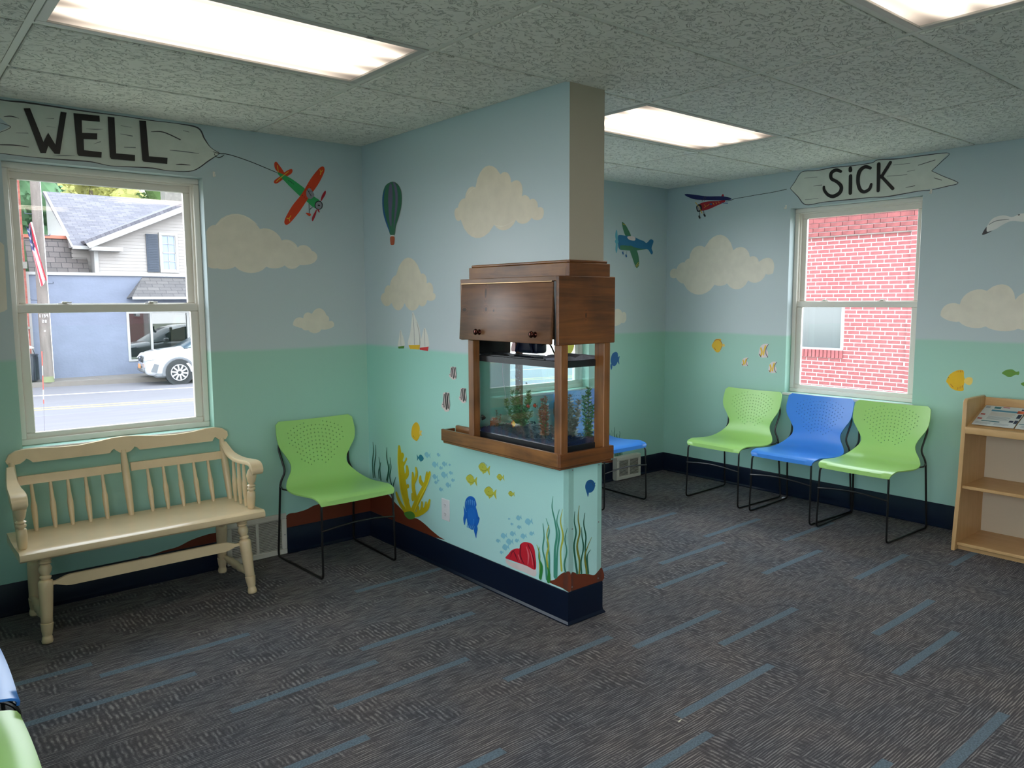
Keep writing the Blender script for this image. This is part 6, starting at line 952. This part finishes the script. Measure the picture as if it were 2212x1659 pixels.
bm=NB(); bmesh.ops.create_icosphere(bm,subdivisions=1,radius=.028,matrix=Matrix.Translation((-.02,-.14,1.52))); obj('round_tag',bm,'plate_metal',up)
bm=NB(); tube(bm,[(.15,-.02,.1),(.15,-.02,1.8),(.145,-.02,3.2),(.13,-.02,9.4)],.014,6); obj('ground_wire',bm,'plate_metal',up)
for z,sx in ((2.9,1),(2.42,-1),(4.9,-1),(4.3,1)):
    bm=NB(); tube(bm,[(sx*.12,-.02,z),(sx*.30,-.02,z+.01),(sx*.30,-.02,z+.06)],.012,6); obj('climbing_step',bm,'shutter_blue',up)
mat('flag_red',(196,52,66),.7); mat('flag_white',(228,224,226),.7); mat('flag_blue',(52,62,110),.7)
fl_=thing('flag','striped red and white flag with a starred blue corner hanging on the utility pole','flag',(1.48,21.75,2.5)); bm=NB(); tube(bm,[(.10,.22,-.1),(-.06,-.02,.55),(-.13,-.1,1.25)],.014,6); obj('flag_staff',bm,'shutter_blue',fl_)
bm=NB(); nu,nv=26,14; vv=[[None]*(nv+1) for _ in range(nu+1)]
for i in range(nu+1):
    for j in range(nv+1):
        u,v=i/nu,j/nv; s=.16*(1-u)+.20*u; vv[i][j]=bm.verts.new((-.14+u*.26+(v-.5)*s+.015*math.sin(v*9+u*3),-.08+u*.05+.05*math.sin(v*13+u*4),1.18-1.62*u-.10*math.sin(v*6)))
for i in range(nu):
    for j in range(nv):
        f=bm.faces.new((vv[i][j],vv[i+1][j],vv[i+1][j+1],vv[i][j+1])); f.smooth=True
        f.material_index=2 if i<11 and j<8 else (j//2+0)%2 if i>=11 or j>=8 else 0
        if i<11 and j<8 and i%3==1 and j%2==1: f.material_index=1
obj('cloth',bm,['flag_red','flag_white','flag_blue'],fl_,sharp=None,norm=False)
# ---- bin
mat('bin_black',(40,42,52),.4)
bn=thing('litter_bin','black metal street bin with a domed lid by the utility pole','bin',(1.13,22.35,-.86))
bm=NB(); lathe(bm,(0,0,.04),(0,0,.80),[(0,.25),(.05,.27),(.5,.285),(.95,.285),(1,.28)],20); obj('drum',bm,'bin_black',bn)
for k in range(22):
    a=k*2*PI/22; bm=NB(); box(bm,(-.012,-.004,.08),(.012,.004,.76),mx=Matrix.Rotation(a,4,'Z')@Matrix.Translation((0,-.291,0))); obj('slat',bm,'bin_black',bn,sharp=None)
bm=NB(); tube(bm,[(.30*math.cos(k*PI/10),.30*math.sin(k*PI/10),.81) for k in range(20)],.018,6,closed=True); obj('rim',bm,'bin_black',bn)
bm=NB(); lathe(bm,(0,0,1.0),(0,0,1.12),[(0,.20),(.1,.22),(.5,.15),(1,.02)],20); obj('lid',bm,'vinyl_white',bn)
for k in range(3):
    a=k*2.09+.4; bm=NB(); tube(bm,[(.25*math.cos(a),.25*math.sin(a),.8),(.19*math.cos(a),.19*math.sin(a),1.02)],.01,6); obj('lid_strut',bm,'bin_black',bn)
bm=NB(); tube(bm,[(0,0,0),(0,0,.06)],.06,10); obj('foot',bm,'bin_black',bn)
# ---- marker rods outside the window
mat('rod_red',(206,60,56),.5); mat('rod_dark',(110,100,116),.6)
t=thing('marker_rod','thin red and white marker rod standing outside the left window','rod',(-1.530,2.0,GZ-.02))
for a,b,m_ in ((0,1.80,'rod_dark'),(1.80,1.83,'rod_red'),(1.83,1.90,'road_white'),(1.90,2.0,'rod_red'),(2.0,2.07,'road_white'),(2.07,2.17,'rod_red')):
    bm=NB(); f=lambda z:(.0325*z,0,z); tube(bm,[f(a),f(b)],.0032 if a else .0016,6); obj('rod_section',bm,m_,t)
# ---- white car
mat('car_white',(190,192,196),.18,spec=.7,coat=1); mat('car_black',(24,26,30),.35); mat('car_grey',(92,94,98),.6); mat('tyre',(34,34,36),.85); mat('alloy',(196,198,204),.3,.7); mat('car_glass',(60,74,84),.06,spec=.9); mat('lamp_clear',(206,212,222),.08,spec=.9); mat('plate_orange',(206,130,80),.5)
car=thing('car','white sport utility car parked facing left at the far kerb','car',(6.27,20.86,GZ),-.10)
# local: x along the car (front at -x), y across (near side -y)
st_=[(-2.32,.42,.62,.60),(-2.30,.36,.78,.74),(-2.22,.30,.90,.84),(-2.0,.27,.98,.90),(-1.6,.27,1.03,.94),(-1.15,.27,1.09,.95),(-.6,.28,1.13,.95),(0,.28,1.14,.95),(.9,.28,1.15,.95),(1.7,.30,1.16,.93),(2.15,.34,1.14,.88),(2.33,.42,1.0,.78)]
bm=NB(); R=[]
for x,zb,zt,hw_ in crom(st_,3):
    sec=[(-hw_*.9,zb),(-hw_,zb+.10),(-hw_*1.0,zb+.32),(-hw_*.985,zt-.14),(-hw_*.90,zt-.03),(-hw_*.5,zt+.02),(0,zt+.035),(hw_*.5,zt+.02),(hw_*.90,zt-.03),(hw_*.985,zt-.14),(hw_,zb+.32),(hw_,zb+.10),(hw_*.9,zb)]
    R.append([bm.verts.new((x,a,b)) for a,b in sec])
for a,b in zip(R,R[1:]):
    for k in range(len(a)): bm.faces.new((a[k],a[(k+1)%len(a)],b[(k+1)%len(b)],b[k])).smooth=True
bm.faces.new(R[0]);bm.faces.new(R[-1][::-1]); obj('body',bm,'car_white',car,sharp=50)
bm=NB(); R=[]
for x,z0,z1,w0,w1 in [(-1.22,1.08,1.10,.80,.78),(-.95,1.12,1.26,.83,.74),(-.45,1.14,1.56,.85,.68),(.0,1.15,1.66,.86,.66),(.8,1.15,1.69,.86,.66),(1.6,1.16,1.62,.84,.62),(2.1,1.14,1.30,.80,.68),(2.2,1.12,1.14,.78,.76)]:
    R.append([bm.verts.new((x,a,b)) for a,b in ((-w0,z0),(-w1,z1-.05),(-w1*.8,z1),(w1*.8,z1),(w1,z1-.05),(w0,z0))])
for a,b in zip(R,R[1:]):
    for k in range(6): f=bm.faces.new((a[k],a[(k+1)%6],b[(k+1)%6],b[k])); f.smooth=True; f.material_index=0 if k in(0,4) or (a is R[0]) or (a is R[1]) else 1
bm.faces.new(R[0]);bm.faces.new(R[-1][::-1]); obj('cabin',bm,['car_glass','car_white'],car,sharp=40)
for x in (-.55,.35,1.3):
    bm=NB(); 
    for s in (-1,1): box(bm,(x-.03,s*.80-.05,1.14),(x+.03,s*.80+.05,1.6))
    obj('window_pillar',bm,'car_black',car)
for x in (-1.42,1.38):
    for s in (-1,1):
        w_=thing('tmp','x','x') if 0 else None
        bm=NB(); lathe(bm,(x,s*.72,.36),(x,s*.955,.36),[(0,.30),(.06,.345),(.2,.36),(.85,.36),(.96,.345),(1,.30)],28); o_=obj('wheel',bm,'tyre',car,sharp=35)
        bm=NB(); lathe(bm,(x,s*.93,.36),(x,s*.962,.36),[(0,.25),(.9,.25),(.95,.235),(.951,.2),(1,.2)],28); lathe(bm,(x,s*.93,.36),(x,s*.975,.36),[(0,.07),(.9,.07),(1,.05)],12)
        obj('rim_back',bm,'car_black',o_,sharp=35); bm=NB()
        for k in range(10): box(bm,(.05,-.012,-.022),(.235,.012,.022),.004,mx=Matrix.Translation((x,s*.966,.36))@Matrix.Rotation(k*PI/5+.15,4,'Y'))
        tube(bm,[(x+.238*math.cos(k*PI/14),s*.962,.36+.238*math.sin(k*PI/14)) for k in range(28)],.014,6,closed=True); obj('alloy_spokes',bm,'alloy',o_,sharp=35)
        bm=NB(); pts=[(x+.435*math.cos(a),s*.945,.36+.435*math.sin(a)) for a in [PI*(-.06+1.12*k/14) for k in range(15)]]; tube(bm,pts,.045,6,flat=.5); obj('wheel_arch',bm,'car_grey',car)
        bm=NB(); lathe(bm,(x,s*.6,.36),(x,s*.948,.36),[(0,.40),(1,.405)],28); obj('wheel_well',bm,'car_black',car)
bm=NB(); box(bm,(-2.36,-.30,.66),(-2.22,.30,.84),.03); obj('grille',bm,'car_black',car)
bm=NB(); tube(bm,[(-2.365+.0*k,.05*math.cos(k*PI/6),.80+.028*math.sin(k*PI/6)) for k in range(12)],.006,6,closed=True); obj('badge',bm,'alloy',car)
for s in (-1,1):
    bm=NB(); prism(bm,[(-2.31,.76),(-2.02,.80),(-1.72,.93),(-1.80,.96),(-2.20,.90)],(.70,.91) if s>0 else (-.91,-.70),lambda u,v,w:(u-(abs(w)<.8)*.04,w,v)); obj('headlamp',bm,'lamp_clear',car)
    bm=NB(); prism(bm,[(-2.20,.42),(-2.05,.38),(-1.98,.62),(-2.10,.66)],(.80,.925) if s>0 else (-.925,-.80),lambda u,v,w:(u,w,v)); obj('fog_lamp',bm,'car_grey',car)
    bm=NB(); box(bm,(-.85,s*.93-.09,1.10),(-.70,s*.93+.09,1.24),.03); obj('mirror',bm,'car_white',car)
bm=NB(); box(bm,(-2.37,-.55,.36),(-2.2,.55,.52),.04); obj('lower_intake',bm,'car_grey',car); bm=NB(); box(bm,(-2.40,-.16,.48),(-2.37,.16,.61),.005); obj('number_plate',bm,'plate_orange',car); bm=NB(); box(bm,(-2.1,-.93,.22),(2.1,.93,.36),.05); obj('sill_cladding',bm,'car_grey',car)
# ---- trees beyond
mat('leaf_green',(85,112,61),.8,noise=(.8,.35)); mat('leaf_yellow',(139,137,71),.8,noise=(.9,.35)); mat('leaf_dark',(64,98,62),.8,noise=(.8,.35)); mat('bark',(90,78,66),.9)
def tree(x,y,h,r,mt,lab,n=5200,grp='trees behind the houses'):
    t=thing('tree',lab,'tree',(x,y,GZ),group=grp); bm=NB(); tube(bm,[(0,0,0),(.1,0,h*.4),(-.1,.1,h*.8)],[.28,.2,.08],8); obj('trunk',bm,'bark',t)
    bm=NB(); bl_=[(Vector((random.uniform(-r,r)*.6,random.uniform(-r,r)*.6,h*random.uniform(.45,.92))),r*random.uniform(.35,.55)) for _ in range(11)]
    for k in range(n):
        c,rr=random.choice(bl_); d=Vector((random.gauss(0,1),random.gauss(0,1),random.gauss(0,1))).normalized(); p=c+d*rr*random.uniform(.7,1.05); s=random.uniform(.07,.16); a=Vector((random.gauss(0,1),random.gauss(0,1),random.gauss(0,1))).normalized(); b=a.cross(d+Vector((.01,0,0))).normalized()
        quad(bm,[p-a*s,p-b*s*.6,p+a*s,p+b*s*.6])
    for c,rr in bl_: bmesh.ops.create_icosphere(bm,subdivisions=2,radius=rr*.86,matrix=Matrix.Translation(c))
    obj('foliage',bm,mt,t,kind='stuff',sharp=None,norm=False)
tree(2.2,31.5,9,2.6,'leaf_dark','dark green tree showing between the brick building and the pole'); tree(-5.5,34,12,3.6,'leaf_dark','tall dark tree behind the brick building')
tree(5.6,38.5,10.8,3.2,'leaf_yellow','yellow green tree above the grey roof ridge'); tree(11.4,38,10.4,3.2,'leaf_green','mid green tree behind the chimney'); tree(8.3,47,12.2,3.4,'leaf_yellow','pale yellow green tree seen far behind the ridge'); tree(17.5,37,10.2,3.0,'leaf_yellow','yellow green tree right of the chimney'); tree(2.5,50,13.5,4,'leaf_green','mid green tree furthest behind the house')
for k,(z0,z1,x0) in enumerate(((7.6,7.2,-20),(6.9,6.2,-20))):
    bm=NB(); tube(bm,crom([(x0,21.4,z0+.5),(-8,21.6,z0-.2),(1.6,21.95,z0+.0),(12,21.5,z1-.5),(30,20,z1+.6)],6),.012,5); tag(obj('power_line',bm,'car_black',None),('upper' if k==0 else 'lower')+' black power line crossing by the utility pole','cable')
# ---- red brick neighbour seen through the right window
BX=9.5
nb=thing('brick_neighbour','red brick building with white mortar seen through the right window','building',(BX,1.5,GZ))
mat('mortar_white',(182,171,171),.9); mat('brick_red',(140,76,78),.85,noise=(9,.16)); mat('brick_red_deep',(126,68,68),.9,noise=(7,.3)); mat('far_glass',(84,90,90),.12,spec=.8)
nb_o=Vector((BX,1.5,GZ))
bm=NB()
for lo,hi in (((BX,1.735,GZ),(BX+.3,3.7,.545)),((BX,3.1,.545),(BX+.3,3.7,1.45)),((BX,-.5,GZ),(BX+.3,1.735,2.44)),((BX,1.735,1.45),(BX+.3,3.7,2.44)),((BX-.0,-3,2.44),(BX+.3,3.7,5)),((BX-.04,.0,GZ),(BX+.3,.752,2.5)),((BX-.045,-3,2.475),(BX+.3,3.7,5))): box(bm,lo,hi)
bmesh.ops.translate(bm,verts=bm.verts,vec=-nb_o); obj('mortar_wall',bm,'mortar_white',nb,sharp=None)
ph,pw=.0643,.196
def brick_me(w,h,d=.03):
    bm=NB(); box(bm,(-d/2,-w/2,-h/2),(d/2,w/2,h/2),.002); return mesh_of('brick',bm,['brick_red'],sharp=None)
J=.0145
bme=brick_me(pw-J,ph-J); deep_red=brick_me(pw-.008,ph-.005); deep_red.materials[0]=MATS['brick_red_deep']; sold=brick_me(.053,.125,.05)  # darker version of the same brick for the upper wall
spots=[]
for r in range(0,54):
    z=2.474-(r+.5)*ph; off=(r%2)*pw/2+.02*math.sin(r*1.7)
    for c in range(-3,15):
        a,b=.775+off+c*pw+J/2,.775+off+(c+1)*pw-J/2; segs=[(max(a,.762),b)]
        if .545-.01<z<1.46: segs=[(max(a,.762),min(b,1.73)),(max(a,3.105),b)]
        for a_,b_ in segs:
            if b_-a_>.03: spots.append((a_,b_,z))
full=[s for s in spots if s[1]-s[0]>pw-J-.002 and .70<s[0]<2.45 and 0<s[2]<2.45]; full.sort(key=lambda s:(abs((s[0]+s[1])/2-1.5)+abs(s[2]-1.3)*.6)); top=set(full[:262])
for a_,b_,z in full[:262]: link('brick',bme,nb,(.0098,(a_+b_)/2-1.5,z-GZ))
for k in range(9): link('brick',sold,nb,(-.0,1.76+k*.066-1.5,.607-GZ))
bm=NB()
for s_ in spots:
    if s_ in top: continue
    a_,b_,z=s_; box(bm,(-.0052,a_-1.5,z-GZ-(ph-J)/2),(.011,b_-1.5,z-GZ+(ph-J)/2))
for k in range(9,21): box(bm,(-.025,1.76+k*.066-1.5-.0265,.545-GZ),(.005,1.76+k*.066-1.5+.0265,.67-GZ))
for r in range(54): # projecting pier at the right
    z=2.474-(r+.5)*ph
    if z<-1: break
    for c in range(-1,5):
        b_=.752-c*pw-(r%2)*pw/2; a_=max(b_-pw+J,.0); b_=min(b_,.752)
        if b_-a_>.03: box(bm,(-.046,a_-1.5,z-GZ-(ph-J)/2),(-.03,b_-1.5,z-GZ+(ph-J)/2))
obj('bricks',bm,'brick_red',nb,kind='stuff',sharp=None)
n_=0
for r in range(4):
    for c in range(-1,9):
        y=.62+(r%2)*pw/2+(c+.5)*pw; z=2.475+.040+r*.072
        if n_<29: link('brick',deep_red,nb,(-.05,y-1.5,z-GZ)); n_+=1
        else: pass
bm=NB()
for r in range(0,20):
    for c in range(-10,16):
        if 0<=r<4 and -1<=c<9 and (r*10+c+1)<29: continue
        y=.62+(r%2)*pw/2+(c+.5)*pw; z=2.475+.040+r*.072; w,h=pw-.006,.066
        box(bm,(-.065,y-1.5-w/2,z-GZ-h/2),(-.035,y-1.5+w/2,z-GZ+h/2))
obj('bricks',bm,'brick_red_deep',nb,kind='stuff',sharp=None,label='darker bricks of the projecting upper wall')
bm=NB(); q0=-nb_o
def bq(lo,hi): box(bm,Vector(lo)-nb_o,Vector(hi)-nb_o,.003)
bq((BX+.02,1.735,.67),(BX+.10,1.80,1.45)); bq((BX+.02,3.03,.67),(BX+.10,3.1,1.45)); bq((BX-.01,1.735,.665),(BX+.10,3.1,.70)); bq((BX+.02,1.735,1.40),(BX+.10,3.1,1.45)); wfm=obj('window_frame',bm,'trim_white',nb)
bm=NB(); box(bm,Vector((BX+.06,1.8,.70))-nb_o,Vector((BX+.07,3.03,1.40))-nb_o); obj('pane',bm,'far_glass',wfm,sharp=None)
# ---- low shingled porch roof just outside the far window, seen through the fish tank
pr=thing('porch_roof','low grey shingled porch roof with white gutter just outside the far window','roof',(.85,1.0,.75))
mat('shingle_tab',(112,110,118),.95,noise=(60,.35)); mat('shingle_tab_dark',(84,82,92),.95,noise=(60,.35))
bm=NB(); sl=math.atan2(.16,.9); M0=Matrix.Rotation(sl,4,'X')
box(bm,(-.7,-.42,-.05),(.6,.52,-.012),mx=M0); obj('deck',bm,'foundation',pr,sharp=None)
tm=[]
for m_ in ('shingle_tab','shingle_tab_dark'):
    q=NB(); box(q,(-.083,-.075,-.004),(.083,.075,.004),.001,mx=Matrix.Rotation(math.radians(-3),4,'X')); tm.append(mesh_of('shingle',q,m_,sharp=None))
for r in range(7):
    for c in range(8):
        p=M0@Vector((-.62+c*.17+(r%2)*.085,-.36+r*.13,-.006)); o_=link('shingle',tm[(r*3+c*5)%4==0],pr,p,(sl,0,0))
bm=NB(); box(bm,(-.72,-.50,-.13),(.62,-.42,-.055),.008); obj('gutter',bm,'trim_white',pr)
for x in (-.6,.5):
    bm=NB(); box(bm,(x-.04,-.40,-1.76),(x+.04,-.32,-.10)); box(bm,(x-.04,.40,-1.76),(x+.04,.48,.03)); obj('porch_post',bm,'trim_white',pr)
# bright stick-on shapes on the far window
for nm,x,z,pts,c in (('yellow leaf',1.845,1.14,[(-.05,-.05),(-.06,.03),(0,.09),(.05,.05),(.06,-.02),(.02,-.07)],(216,206,70)),('blue drop',1.49,1.16,[(-.035,-.07),(-.04,.02),(-.02,.09),(.02,.09),(.04,.0),(.03,-.07)],(60,180,214)),('pink leaf',1.33,1.15,[(-.07,-.04),(-.05,.05),(.02,.08),(.06,.03),(.05,-.05)],(224,180,184))):
    m_=mat('cling_'+nm.split()[0],c,.5); bm=NB(); prism(bm,crom(pts,3,True),(-.001,0),lambda u,v,w:(u,w,v)); o_=obj('window_cling',bm,m_,None,loc=(x,.0935,z)); tag(o_,nm+' shaped sticker on the far window above the fish tank','sticker')
